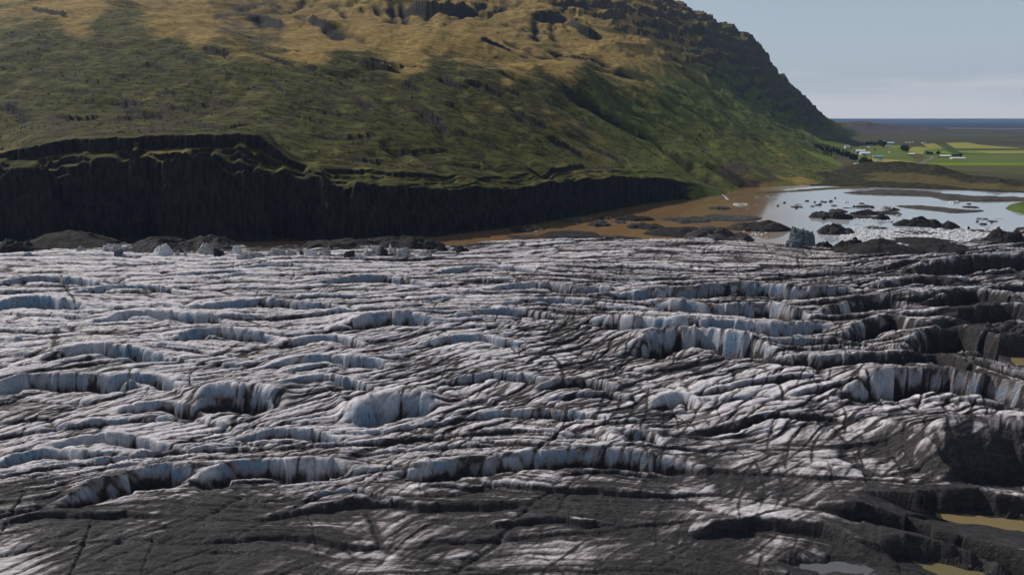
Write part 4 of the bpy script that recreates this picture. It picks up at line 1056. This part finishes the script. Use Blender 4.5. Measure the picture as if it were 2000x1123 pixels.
FL = [
 (1019,454,50,12,'flat',STRIPE,'small dark striped floe close under the cliff at the left end of the brown water'),
 (1024,467,72,9,'flat',STRIPE,'low striped floe just in front of the leftmost dark one'),
 (1118,468,130,20,'flat',DARK,'long flat dark floe on the brown water, left of the widest group'),
 (1205,473,104,16,'mound',DARK,'dark humped floe lying against the glacier edge on brown water'),
 (1118,435,46,6,'flat',GREY,'thin grey floe by the foot of the cliff'),
 (1173,443,48,12,'flat',STRIPE,'short banded floe between the thin grey one and the dark mound'),
 (1180,429,26,7,'peak',GREY,'little grey floe nearest the cliff foot'),
 (1246,433,78,15,'mound',DARK,'smooth dark mound of ice on brown water with a pointed left end'),
 (1266,449,74,15,'flat',DARK,'flat oval black floe in front of the smooth dark mound'),
 (1213,437,28,6,'flat',GREY,'small pebbly grey floe left of the smooth dark mound'),
 (1355,437,108,15,'flat',STRIPE,'lens-shaped floe with a pale stripe along its middle'),
 (1438,433,132,15,'flat',GREY,'long low grey floe reaching from brown into pale water'),
 (1342,464,160,26,'mound',DARK,'large tapering dark floe on brown water pointing left towards the glacier'),
 (1412,477,142,38,'mound',GREY,'largest smooth grey ice mound leaning on the glacier edge'),
 (1500,454,124,28,'mound',BROWN,'rounded brownish grey ice mound with dark folds right of the largest one'),
 (1410,410,46,8,'flat',STRIPE,'dark and white floe just off the mouth of the stream'),
 (1309,474,60,8,'flat',WHITE,'flat clean white slab in front of the tapering dark floe'),
 (1388,452,24,4,'flat',WHITE,'small white slab between the two biggest grey mounds'),
 (1452,402,34,6,'flat',PALE,'pale thin slab right of the stream mouth'),
 (1560,406,24,4,'flat',GREY,'grey sliver where the brown water turns pale'),
 (1626,428,70,17,'flat',BROWN,'brownish ice raft with a darker right end, left in the pale water'),
 (1650,429,40,14,'block',DARK,'black broken block at the right end of the brownish raft'),
 (1645,416,36,8,'flat',GREY,'flat grey raft behind the brownish raft'),
 (1610,430,8,8,'mound',DARK,'round black lump just in front of the brownish raft'),
 (1697,421,54,12,'mound',DARK,'low black hump of ice in the middle of the pale water'),
 (1697,407,34,7,'flat',STRIPE,'speckled flat floe behind the low black hump'),
 (1690,428,56,9,'flat',BROWN,'long brown floe trailing white brash in front of the low black hump'),
 (1734,410,22,8,'flat',PALE,'upright heap of pale rubble ice left of the mud spit'),
 (1750,412,18,6,'mound',DARK,'small dark cap beside the pale rubble heap'),
 (1745,420,52,9,'flat',BROWN,'thin ragged brown floe below the pale rubble heap'),
 (1727,430,30,12,'mound',DARK,'dark curved floe at the right end of the long brown floe'),
 (1806,444,96,24,'peak',DARK,'longest black iceberg, lying in front of the mud spit'),
 (1860,448,42,16,'mound',BROWN,'rounded brown end piece touching the longest black iceberg'),
 (1643,459,78,24,'peak',STRIPE,'ragged black and white iceberg with a sharp left peak'),
 (1720,448,50,6,'flat',BROWN,'narrow brown floe right of the ragged peaked iceberg'),
 (1764,441,34,8,'peak',STRIPE,'loose dark and white rubble just left of the longest black iceberg'),
 (1924,454,46,7,'flat',BROWN,'flat brown floe off the glacier at the right'),
 (1924,440,14,5,'flat',DARK,'small dark floe behind the flat brown one at the right'),
 (1893,448,6,6,'mound',DARK,'round dark lump alone left of the flat brown floe'),
 (1905,407,32,5,'flat',BROWN,'thin brown sliver near the green bank'),
 (1798,458,92,8,'flat',GREY,'long thin grey floe in the white brash ice'),
 (1835,447,18,9,'block',DARK,'small dark blocks sticking out of the brash ice'),
 (1820,477,140,16,'mound',DARK,'long black bank of ice in front of the white brash'),
 (1578,394,9,3,'flat',DARK,None),(1592,396,5,3,'mound',DARK,None),(1606,395,6,3,'mound',DARK,None),(1613,396,7,3,'flat',DARK,None),(1624,395,8,4,'flat',DARK,None),(1632,388,4,3,'mound',DARK,None),
 (1599,402,10,3,'flat',GREY,None),(1631,403,11,3,'flat',GREY,None),(1669,405,6,4,'mound',DARK,None),(1556,408,6,3,'mound',DARK,None),(1533,397,6,3,'mound',DARK,None),(1520,403,5,3,'flat',DARK,None),(1910,434,6,4,'mound',DARK,None),(1938,436,5,4,'mound',DARK,None),
]
_f = random.Random(21)
for k in range(46):
    px, py = _f.uniform(1560, 1960), _f.uniform(396, 466)
    if px > 1900 and py < 425: continue
    FL.append((px, py, _f.uniform(5, 22), _f.uniform(2, 4.5), 'flat', _f.choice([WHITE, PALE, GREY, BROWN, PALE]), 'small'))
for i, (px, py, w, h, st, mt_, lb) in enumerate(FL):
    if lb == 'small':
        floe(px, py, w, h, st, mt_, 'small low floe scattered on the pale water of the lake', 3 + i * 7, 0.85, group='small scattered floes')
        continue
    o = floe(px, py, w, h, st, mt_, lb or 'tiny dark bit of ice drifting on the pale lake', 3 + i * 7, 0.6 if st != 'flat' else 0.85)
    if not lb: o['group'] = 'tiny drifting ice bits'

# ---- what stands on the far edge of the glacier
def on_ice(px, py, w, h, style, mat, label, seed, name, cat, group=None, ratio=0.7, lift=0.0):
    """py: foot of the thing in the photo"""
    z = 11.0
    for k in range(4):
        x, y, _ = on_z(px, py, z)
        z = max(glacier_at(x, y), 0.0)
    m = math.hypot(y, CAM_H - z) / F_PX
    if cat != 'ice block': h = h * 0.78
    o = lump(name, x, y + w * m * ratio / 2, z - 0.5, w * m, w * m * ratio, h * m + 0.5, style, seed, mat, sink=3.0)
    return tag(o, label, cat, group)
for i, a in enumerate([
 (95,488,190,32,'cone',DARK,'tall brown debris cone at the left end of the glacier edge','debris_cone','debris mound'),
 (10,490,90,24,'mound',DARK,'dark debris mound left of the tall brown cone','debris_mound','debris mound'),
 (290,490,150,24,'peak',STRIPE,'dirty ice ridge streaked with white right of the tall debris cone','ice_ridge','ice ridge'),
 (385,490,120,24,'mound',STRIPE,'rounded dirty ice ridge behind the row of white blocks','ice_ridge','ice ridge'),
 (640,489,130,14,'flat',BROWN,'long flat brown slab lying behind the white ice blocks','ice_ridge','ice ridge'),
 (750,486,170,16,'peak',DARK,'ragged dark debris ridge at the left end of the brown water','debris_ridge','debris ridge'),
 (815,490,90,24,'mound',DARK,'dark debris hump next to the brown water','debris_mound','debris mound'),
 (862,492,30,14,'cone',DARK,'small dark pyramid of debris in front of the brown water','debris_cone','debris mound'),
 (898,493,42,15,'cone',DARK,'wider dark pyramid of debris right of the small one','debris_cone','debris mound'),
 (1752,503,170,30,'cone',DARK,'broad dark debris cone on the ice below the brash','debris_cone','debris mound'),
 (1672,491,70,30,'peak',DARK,'jagged dark ice peaks with pale edges left of the broad debris cone','ice_ridge','ice ridge'),
 (1574,480,54,28,'block',BLUE,'sharp blue grey ice block standing at the water','ice_block','ice block'),
 (1556,484,36,16,'block',BLUE,'lower blue grey ice block leaning on the sharp one','ice_block','ice block'),
 (1615,487,40,14,'mound',DARK,'dark rubble hump between blue block and jagged peaks','debris_mound','debris mound'),
 (1868,496,140,18,'mound',DARK,'low dark debris bank right of the broad cone','debris_bank','debris mound'),
 (1980,480,90,30,'peak',DARK,'steep dark rock-covered ice at the right edge beside the green bank','ice_ridge','ice ridge')]):
    on_ice(*a[:6], a[6], 501 + i * 11, a[7], a[8], 'debris and ridges along the glacier edge')
RB = [(155,494,18,8,'pale'),(215,492,44,10,'a long pale'),(228,502,18,12,'blue'),(312,500,44,17,'the largest broad'),(345,501,10,12,'n'),(362,503,6,11,'n'),(398,498,36,18,'a wide double'),(425,500,22,14,'n'),(460,502,20,14,'n'),(528,500,28,13,'n'),(545,500,22,11,'n'),
      (568,500,20,11,'n'),(588,500,10,8,'n'),(606,501,24,12,'n'),(632,501,22,14,'n'),(716,500,20,10,'n'),(736,499,22,15,'n'),(750,500,14,14,'n'),(762,499,10,16,'n'),(772,500,8,14,'n'),(786,501,28,14,'n'),(826,501,22,9,'n'),(680,507,24,11,'n'),(700,507,24,11,'n'),(840,501,8,11,'n'),(500,503,26,9,'n'),(470,507,36,9,'n')]
names = {'pale': 'small pale ice block under the tall debris cone', 'a long pale': 'long pale ice slab right of the tall debris cone', 'blue': 'small blue ice block in the dark gap left of the largest white one',
         'the largest broad': 'broadest white ice block of the row along the far edge', 'a wide double': 'wide flat-topped white ice block right of the broadest one'}
for i, (px, py, w, h, k) in enumerate(RB):
    on_ice(px, py, w, h, 'block' if i % 3 else 'mound', BLUE if k == 'blue' else (PALE, PALE, STRIPE, WHITE, PALE)[i % 5], names.get(k, 'small white ice block in the row along the far glacier edge'), 801 + i * 3, 'ice_block', 'ice block', 'white ice blocks along the far edge', 0.8)

# ---- brash ice: nobody could count it
rng = np.random.RandomState(77)
def chips(name, areas, mat):
    V, F = [], []; n = 0
    for (x0, y0, x1, y1, cnt, s0, s1) in areas:
        for k in range(cnt):
            fx = rng.rand(); px = x0 + (x1 - x0) * fx; py = y0 + (y1 - y0) * min(max(rng.normal(0.5, 0.28), 0), 1)
            x, y, _ = on_z(px, py, 0)
            s_ = s0 + (s1 - s0) * rng.rand() ** 3; a = rng.rand() * 6.28; k_ = 6
            ang = a + np.sort(rng.rand(k_)) * 0.6 + np.arange(k_) * 2 * np.pi / k_
            r = s_ * (0.6 + 0.6 * rng.rand(k_)); hh = s_ * (0.15 + 0.35 * rng.rand())
            X = x + np.cos(ang) * r; Y = y + np.sin(ang) * r * 1.2
            V += [(a_, b_, -0.1) for a_, b_ in zip(X, Y)] + [(x + (a_ - x) * .75, y + (b_ - y) * .75, hh * (0.7 + 0.6 * rng.rand())) for a_, b_ in zip(X, Y)]
            for q in range(k_):
                F.append((n + q, n + (q + 1) % k_, n + k_ + (q + 1) % k_, n + k_ + q))
            F.append((n + k_, n + k_ + 1, n + k_ + 2, n + k_ + 3)); F.append((n + k_, n + k_ + 3, n + k_ + 4, n + k_ + 5))
            n += 2 * k_
    return structure(link(name, raw_mesh(name, np.array(V), np.array(F), False), mat), 'stuff')
chips('brash_ice', [(1660,446,1930,474,1900,0.5,2.6),(1640,456,1760,480,700,0.5,2.4),(1850,450,1960,470,350,0.4,1.8),(1660,424,1760,434,350,0.4,1.6),(1690,398,1760,414,200,0.4,1.3),(1400,394,1480,409,110,0.2,0.8),(1475,381,1560,388,70,0.3,0.9),
                    (1560,455,1640,472,120,0.4,1.4),(1270,466,1330,474,80,0.4,1.6),(1000,440,1060,452,50,0.3,1.0),(1440,450,1500,470,120,0.4,1.6),(1760,392,1960,400,60,0.3,1.0),(1120,424,1240,440,70,0.3,.9),(1895,440,1950,448,80,.3,1.0)], WHITE)

# ---- the stream that runs into the lake at the foot of the gully
L = smooth_line([(1410, 381), (1415, 384), (1418, 387), (1421, 391)], 6)
pts3 = []
for px, py in L:
    z = 0.5
    for k in range(6):
        x, y, _ = on_z(px, py, z); z = 0.5 * z + 0.5 * max(hill_at(x, y), 0.0)
    pts3.append((x, y, z + 0.35))
pts3 = np.array(pts3)
wd = np.linspace(0.5, 1.8, len(pts3)) + 0.4 * np.sin(np.arange(len(pts3)) * 1.3)
X = np.stack([pts3[:, 0] - wd, pts3[:, 0] + wd]); Y = np.stack([pts3[:, 1]] * 2); Z = np.stack([pts3[:, 2]] * 2)
structure(link('stream', grid_mesh('stream', X, Y, Z), two_tone('white_water', (0.30, 0.31, 0.33), (0.62, 0.63, 0.65), 0.6, 0.3)))

# ---- farm buildings
def paint(name, col, rough=0.6):
    return two_tone(name, tuple(c * 0.85 for c in col), col, 0.4, rough, 0.05)
P_WHITE, P_RWHITE = paint('white_wall_paint', (0.62, 0.61, 0.60)), paint('white_sheet_roof', (0.72, 0.72, 0.72), 0.4)
P_BLUE, P_TEAL, P_DARK = paint('blue_sheet_roof', (0.20, 0.34, 0.50), 0.4), paint('teal_sheet_roof', (0.16, 0.42, 0.50), 0.4), paint('dark_wall_boards', (0.045, 0.04, 0.04))
P_GREY, P_RED, P_PALE = paint('grey_sheet_roof', (0.30, 0.31, 0.32), 0.4), paint('brown_red_wall', (0.16, 0.07, 0.05)), paint('pale_blue_roof', (0.48, 0.56, 0.64), 0.4)
P_GLASS = paint('window_glass', (0.03, 0.035, 0.04), 0.1)
def box_mesh(name, x0, x1, y0, y1, z0, z1):
    v = [(x, y, z) for z in (z0, z1) for y in (y0, y1) for x in (x0, x1)]
    f = [(0, 2, 3, 1), (4, 5, 7, 6), (0, 1, 5, 4), (2, 6, 7, 3), (0, 4, 6, 2), (1, 3, 7, 5)]
    me = bpy.data.meshes.new(name); me.from_pydata(v, [], f); return me
def house(px, py, w, h, roof, wall, label, depth=10, cat='farm building', rot=0.0, name='farm_building', chimney=False, low=0.45):
    x, y, _ = on_z(px, py, PLAIN_Z)
    m = y / F_PX
    for k in range(5):
        z = max(hill_at(x, y), PLAIN_Z + 0.5) if px < 1700 else PLAIN_Z + 0.5
        x, y, _ = on_z(px, py, z)
    W, H = w * m, h * m; D = depth
    root = bpy.data.objects.new(name, None); COL.objects.link(root)
    root.location = (x, y + D / 2, z - 0.3); root.rotation_euler = (0, 0, rot)
    hw = H * low + 0.3; ov = 0.4
    # walls with gables
    a, b = W / 2, D / 2
    v = [(-a, -b, 0), (a, -b, 0), (a, b, 0), (-a, b, 0), (-a, -b, hw), (a, -b, hw), (a, b, hw), (-a, b, hw), (-a, 0, H - 0.15), (a, 0, H - 0.15)]
    f = [(0, 1, 5, 4), (2, 3, 7, 6), (1, 2, 6, 9, 5), (3, 0, 4, 8, 7)]
    me = bpy.data.meshes.new('wall'); me.from_pydata(v, [], f); link('wall', me, wall, root)
    # roof: two slabs with overhang and thickness
    sl = (H - hw) / b
    e = b + ov; ze = H - sl * e; t = 0.22
    v = []
    for xx in (-a - ov, a + ov):
        v += [(xx, -e, ze), (xx, 0, H), (xx, e, ze), (xx, e, ze - t), (xx, 0, H - t), (xx, -e, ze - t)]
    f = [(0, 6, 7, 1), (1, 7, 8, 2), (2, 8, 9, 3), (3, 9, 10, 4), (4, 10, 11, 5), (5, 11, 6, 0), (0, 1, 4, 5), (1, 2, 3, 4), (6, 11, 10, 7), (7, 10, 9, 8)]
    me = bpy.data.meshes.new('roof'); me.from_pydata(v, [], f); r = link('roof', me, roof, root)
    if chimney:
        link('chimney', box_mesh('chimney', a * 0.3, a * 0.3 + 0.9, -0.45, 0.45, H - 0.6, H + 0.9), wall, r)
    link('door', box_mesh('door', -a * 0.55, -a * 0.55 + min(3.0, W * .2), -b - 0.06, -b - 0.01, 0.0, min(2.6, hw * 0.9)), P_DARK, root)
    nwin = max(2, int(W / 6))
    for k in range(nwin):
        cx_ = -a + W * (k + 0.5) / nwin + 0.8
        if abs(cx_ + a * 0.5) < W * .18 or hw < 1.6: continue
        link('window', box_mesh('window', cx_ - 0.6, cx_ + 0.6, -b - 0.05, -b - 0.01, hw * 0.45, hw * 0.85), P_GLASS, root)
    tag(root, label, cat, 'farm buildings on the plain')
    return root
house(1655,290,8,6,P_RWHITE,P_WHITE,'white house highest up the green slope, left of the other farm buildings',8,'house',0.2,'farmhouse',True)
house(1682,297.5,17,5,P_RWHITE,P_PALE,'long white-roofed barn behind the brightest barn',12,'barn',-0.05,'barn')
house(1691,302.5,17,5.5,P_RWHITE,P_WHITE,'brightest long white barn in the middle of the left farm',13,'barn',-0.05,'barn',low=.5)
house(1696,290.5,6,4,P_RWHITE,P_DARK,'small white-roofed house above the two long white barns',8,'house',0.1,'farmhouse')
house(1738,281.5,17,4,P_PALE,P_PALE,'long pale blue building farthest back by the dark grove',12,'barn',-0.04,'barn')
house(1727.5,279.5,6,4,P_BLUE,P_WHITE,'blue-roofed house at the left end of the long pale blue building',9,'house',0.15,'farmhouse',True)
house(1736,287,11,3.2,P_GREY,P_PALE,'low grey-roofed shed in front of the long pale blue building',9,'shed',0.0,'shed')
house(1719,308,14,4,P_TEAL,P_DARK,'teal-roofed barn right of the dark grove',11,'barn',-0.05,'barn')
house(1709,307,6,3.5,P_TEAL,P_GREY,'small teal shed at the left end of the teal-roofed barn',8,'shed',0.1,'shed')
house(1720,315.5,6,7,P_DARK,P_WHITE,'tall dark-roofed house with a white gable below the teal barn',8,'house',0.9,'farmhouse',True)
house(1675,322.5,9,4,P_TEAL,P_WHITE,'small white house with a pale teal roof left of the dark grove',8,'house',0.1,'farmhouse')
house(1671,304,8,4,P_BLUE,P_DARK,'bluish shed at the end of the conifer row',9,'shed',0.1,'shed')
house(1678,299,6,4,P_BLUE,P_DARK,'blue shed tucked against the brightest white barn',8,'shed',0.1,'shed')
house(1781,303,12,3.6,P_RWHITE,P_DARK,'lone white-roofed barn at the edge of the yellow field',10,'barn',-0.03,'barn')
house(1847,307.5,20,4.5,P_RWHITE,P_DARK,'long white-roofed barn with dark walls beside the lone trees',12,'barn',-0.03,'barn')
house(1873,310.8,26,3.2,P_RWHITE,P_WHITE,'lowest and longest white shed nearest the bright green strip',11,'shed',-0.03,'shed')
house(1805,280.5,6,2.5,P_GREY,P_WHITE,'small grey shed at the far corner of the yellow fields',9,'shed',0.0,'shed')
def bale(px, py, label, grp=None):
    x, y, _ = on_z(px, py, PLAIN_Z)
    n = 20; a = np.linspace(0, 2 * np.pi, n, endpoint=False); r = 1.9
    V = []; 
    for xx, k in ((-2.2, .8), (-2.0, 1), (2.0, 1), (2.2, .8)):
        V += [(xx, math.cos(t) * r * k, r + math.sin(t) * r * k) for t in a]
    F = [(k * n + i, k * n + (i + 1) % n, (k + 1) * n + (i + 1) % n, (k + 1) * n + i) for k in range(3) for i in range(n)]
    me = bpy.data.meshes.new('hay_bale'); me.from_pydata(V, [], F + [tuple(range(n))[::-1], tuple(range(3 * n, 4 * n))])
    o = link('hay_bale', me, P_RWHITE); o.location = (x, y, PLAIN_Z + 0.2); o.rotation_euler = (0, 0, 0.3)
    return tag(o, label, 'hay bale', grp)
for px, py in ((1770, 279.3), (1776.5, 279.6), (1782.5, 278.8)):
    for dx in (-0.8, 0.8):
        bale(px + dx, py, 'white wrapped bale in the row beyond the dark tree clump', 'white bales beyond the tree clump')
bale(1737, 299.5, 'single white bale lying alone on the green field')

# ---- trees
def crown_mesh(kind, seed):
    r = np.random.RandomState(seed); V = []; F = []
    n = 260 if kind == 'conifer' else 320
    for k in range(n):
        if kind == 'conifer':
            h = r.rand() ** 0.8; rad = 0.20 * (1 - h) ** 0.85 * (0.55 + 0.5 * r.rand()) + 0.01
            a = r.rand() * 6.28; p = np.array([math.cos(a) * rad, math.sin(a) * rad, 0.10 + 0.90 * h]); s_ = 0.045 + 0.05 * (1 - h)
        elif kind == 'poplar':
            h = r.rand(); rad = 0.13 * (math.sin(math.pi * min(h * .9 + .08, 1)) ** 0.6) * (0.4 + 0.7 * r.rand())
            a = r.rand() * 6.28; p = np.array([math.cos(a) * rad, math.sin(a) * rad, 0.15 + 0.85 * h]); s_ = 0.06
        else:
            d = r.normal(size=3); d /= np.linalg.norm(d); rad = (0.55 + 0.5 * r.rand())
            lob = 1 + 0.25 * math.sin(3 * math.atan2(d[1], d[0]) + seed) + 0.2 * math.sin(5 * d[2] + seed)
            p = d * np.array([0.36, 0.36, 0.34]) * rad * lob + np.array([0, 0, 0.62]); s_ = 0.08
        u = r.normal(size=3); u /= np.linalg.norm(u); w = np.cross(u, r.normal(size=3)); w /= np.linalg.norm(w)
        i = len(V); V += [p + u * s_, p - u * s_ * .6 + w * s_, p - u * s_ * .6 - w * s_, p + w * s_ * .4 - u * s_ * 1.2]
        F.append((i, i + 1, i + 3, i + 2))
    return raw_mesh('crown', np.array(V), np.array(F), False)
def trunk_mesh():
    n = 8; V = []
    for z, r in ((-0.05, 0.03), (0.2, 0.022), (0.55, 0.014), (0.9, 0.004)):
        V += [(math.cos(2 * math.pi * i / n) * r + 0.01 * math.sin(z * 7), math.sin(2 * math.pi * i / n) * r, z) for i in range(n)]
    F = [(k * n + i, k * n + (i + 1) % n, (k + 1) * n + (i + 1) % n, (k + 1) * n + i) for k in range(3) for i in range(n)]
    return raw_mesh('trunk', np.array(V), np.array(F), True)
LEAF_D = two_tone('conifer_needles', (0.010, 0.016, 0.010), (0.028, 0.038, 0.018), 0.3, 0.9, 0.1)
LEAF_G = two_tone('broad_leaves', (0.016, 0.024, 0.010), (0.045, 0.058, 0.018), 0.3, 0.9, 0.1)
BARK = two_tone('bark', (0.04, 0.03, 0.022), (0.09, 0.07, 0.05), 0.8)
protos = {}
def tree(kind, px, py, hpx, label, group, seed):
    x, y, _ = on_z(px, py, PLAIN_Z)
    z = PLAIN_Z
    for k in range(6):
        z = max(hill_at(x, y), PLAIN_Z) if px < 1700 else PLAIN_Z
        x, y, _ = on_z(px, py, z)
    key = (kind, seed % 4)
    if key not in protos:
        c = crown_mesh(kind, seed); t = trunk_mesh()
        c.materials.append(LEAF_G if kind != 'conifer' else LEAF_D); t.materials.append(BARK)
        protos[key] = (c, t)
    c, t = protos[key]
    nm = {'conifer': 'conifer_tree', 'poplar': 'poplar_tree', 'broad': 'broadleaf_tree'}[kind]
    root = bpy.data.objects.new(nm, None); COL.objects.link(root)
    hgt = hpx * y / F_PX
    root.location = (x, y, z - 0.2); root.scale = (hgt * (0.9 + 0.4 * random.random()),) * 2 + (hgt,); root.rotation_euler = (0, 0, random.random() * 6)
    for m_, n_ in ((c, 'crown'), (t, 'trunk')):
        o = bpy.data.objects.new(n_, m_); COL.objects.link(o); o.parent = root
    return tag(root, label, 'tree', group)
rt = random.Random(3)
for k in range(62):
    f = k / 61.0
    px = 1590 + 84 * f + rt.uniform(-1.5, 1.5); py = 287 + 27 * f + rt.uniform(-3.5, 2.5)
    tree('conifer', px, py, rt.uniform(7, 11) * (1 - .15 * (1 - f)), 'dark conifer in the dense slanting row across the green slope', 'dark conifer row on the slope', k)
for k, (px, py) in enumerate([(1609, 303), (1613, 304), (1617, 305.5), (1623, 307)]):
    tree('poplar', px, py, 8, 'slim tree of the short row standing alone in the lower meadow', 'slim trees in the lower meadow', k)
for k in range(16):
    tree('broad' if k % 3 else 'conifer', 1680 + rt.uniform(0, 22), 321 + rt.uniform(-3, 3), rt.uniform(8, 13), 'dark tree in the round grove at the top of the moraine', 'grove above the moraine', k)
for k in range(12):
    tree('broad', 1717 + rt.uniform(0, 13), 288 + rt.uniform(-4, 2), rt.uniform(6, 10), 'tree in the grove left of the long pale blue building', 'grove by the pale blue building', k)
for k in range(12):
    tree('conifer' if k % 2 else 'broad', 1692 + rt.uniform(0, 22), 283 + rt.uniform(-2, 2), rt.uniform(4, 7), 'dark tree in the belt below the far hillside', 'dark tree belt below the far hillside', k)
for k in range(7):
    tree('broad', 1767 + rt.uniform(-4.5, 4.5), 296 + rt.uniform(-1.5, 1.5), rt.uniform(8, 11), 'tree in the compact dark clump beside the yellow field', 'compact clump beside the yellow field', k)
for k, (px, py, h, lb) in enumerate([(1811.5, 303, 7, 'leftmost lone tree by the bend of the gravel road'), (1818, 303, 6.5, 'shorter lone tree just right of the road bend'), (1831.5, 303.5, 8, 'lone tree halfway between the road bend and the dark-walled barn'),
                                     (1862, 307.5, 6, 'small tree behind the left end of the lowest white shed'), (1869, 307.5, 6, 'small tree behind the middle of the lowest white shed'), (1875.5, 307.8, 8, 'taller tree behind the right part of the lowest white shed')]):
    tree('broad', px, py, h, lb, 'lone trees by the barns', k)
for k in range(14):
    tree('broad', 1650 + rt.uniform(0, 60), 289 + rt.uniform(-3, 18), rt.uniform(2.5, 4.5), 'small garden tree among the white farm buildings', 'small trees among the farm buildings', k)

# ---- birch scrub on the slopes: one mass of small bushes
rng = np.random.RandomState(5)
N = 36000
jj = rng.randint(2, NC - 2, N * 3); ii = rng.randint(170, len(HY) - 60, N * 3)
den = fbm(HX[ii, jj] / 60, HY[ii, jj] / 60, 4, 601) * 0.5 + 0.5
py_ok = (dry[ii, jj] < 0.62) & (rock[ii, jj] < 0.2) & (HY[ii, jj] < 2600) & (rng.rand(N * 3) < np.clip(den * (0.35 + 0.65 * sstep(900, 1250, PXC[ii, jj])), 0, 1)) & (HZ[ii, jj] > 4) & (meadow[ii, jj] < .5)
sel = np.where(py_ok)[0][:N]
ii, jj = ii[sel], jj[sel]; n = len(sel)
bx, by, bz = HX[ii, jj] + rng.uniform(-.6, .6, n), HY[ii, jj] + rng.uniform(-.6, .6, n), HZ[ii, jj]
size = (0.4 + 0.9 * rng.rand(n) ** 2) * (0.7 + by / 2200)
V = []; F = []
K = 5
for k in range(K):
    u = rng.normal(size=(n, 3)); u /= np.linalg.norm(u, axis=1)[:, None]
    w = np.cross(u, rng.normal(size=(n, 3))); w /= np.linalg.norm(w, axis=1)[:, None]
    p = np.stack([bx, by, bz], 1) + np.stack([rng.uniform(-.6, .6, n) * size, rng.uniform(-.6, .6, n) * size, (0.1 + 0.5 * rng.rand(n)) * size], 1)
    s_ = (size * 0.55)[:, None]
    V.append(np.stack([p + u * s_, p + w * s_, p - u * s_, p - w * s_], 1).reshape(-1, 3))
V = np.concatenate(V); F = np.arange(len(V)).reshape(-1, 4)
structure(link('birch_scrub', raw_mesh('birch_scrub', V, F, False), two_tone('scrub_leaves', (0.022, 0.022, 0.007), (0.080, 0.082, 0.018), 0.06, 0.95, 0.1)), 'stuff')

# ---- air
M = bpy.data.materials.new('haze_air'); M.use_nodes = True
M.node_tree.nodes.clear()
vo = M.node_tree.nodes.new('ShaderNodeOutputMaterial'); pv = M.node_tree.nodes.new('ShaderNodeVolumePrincipled')
pv.inputs['Color'].default_value = (0.38, 0.60, 1.0, 1); pv.inputs['Density'].default_value = 2.2e-5; pv.inputs['Anisotropy'].default_value = 0.0
M.node_tree.links.new(pv.outputs[0], vo.inputs['Volume'])
hz = link('haze', box_mesh('haze', -14000, 26000, -400, 19000, -70, 720), M)
hz['kind'] = 'stuff'
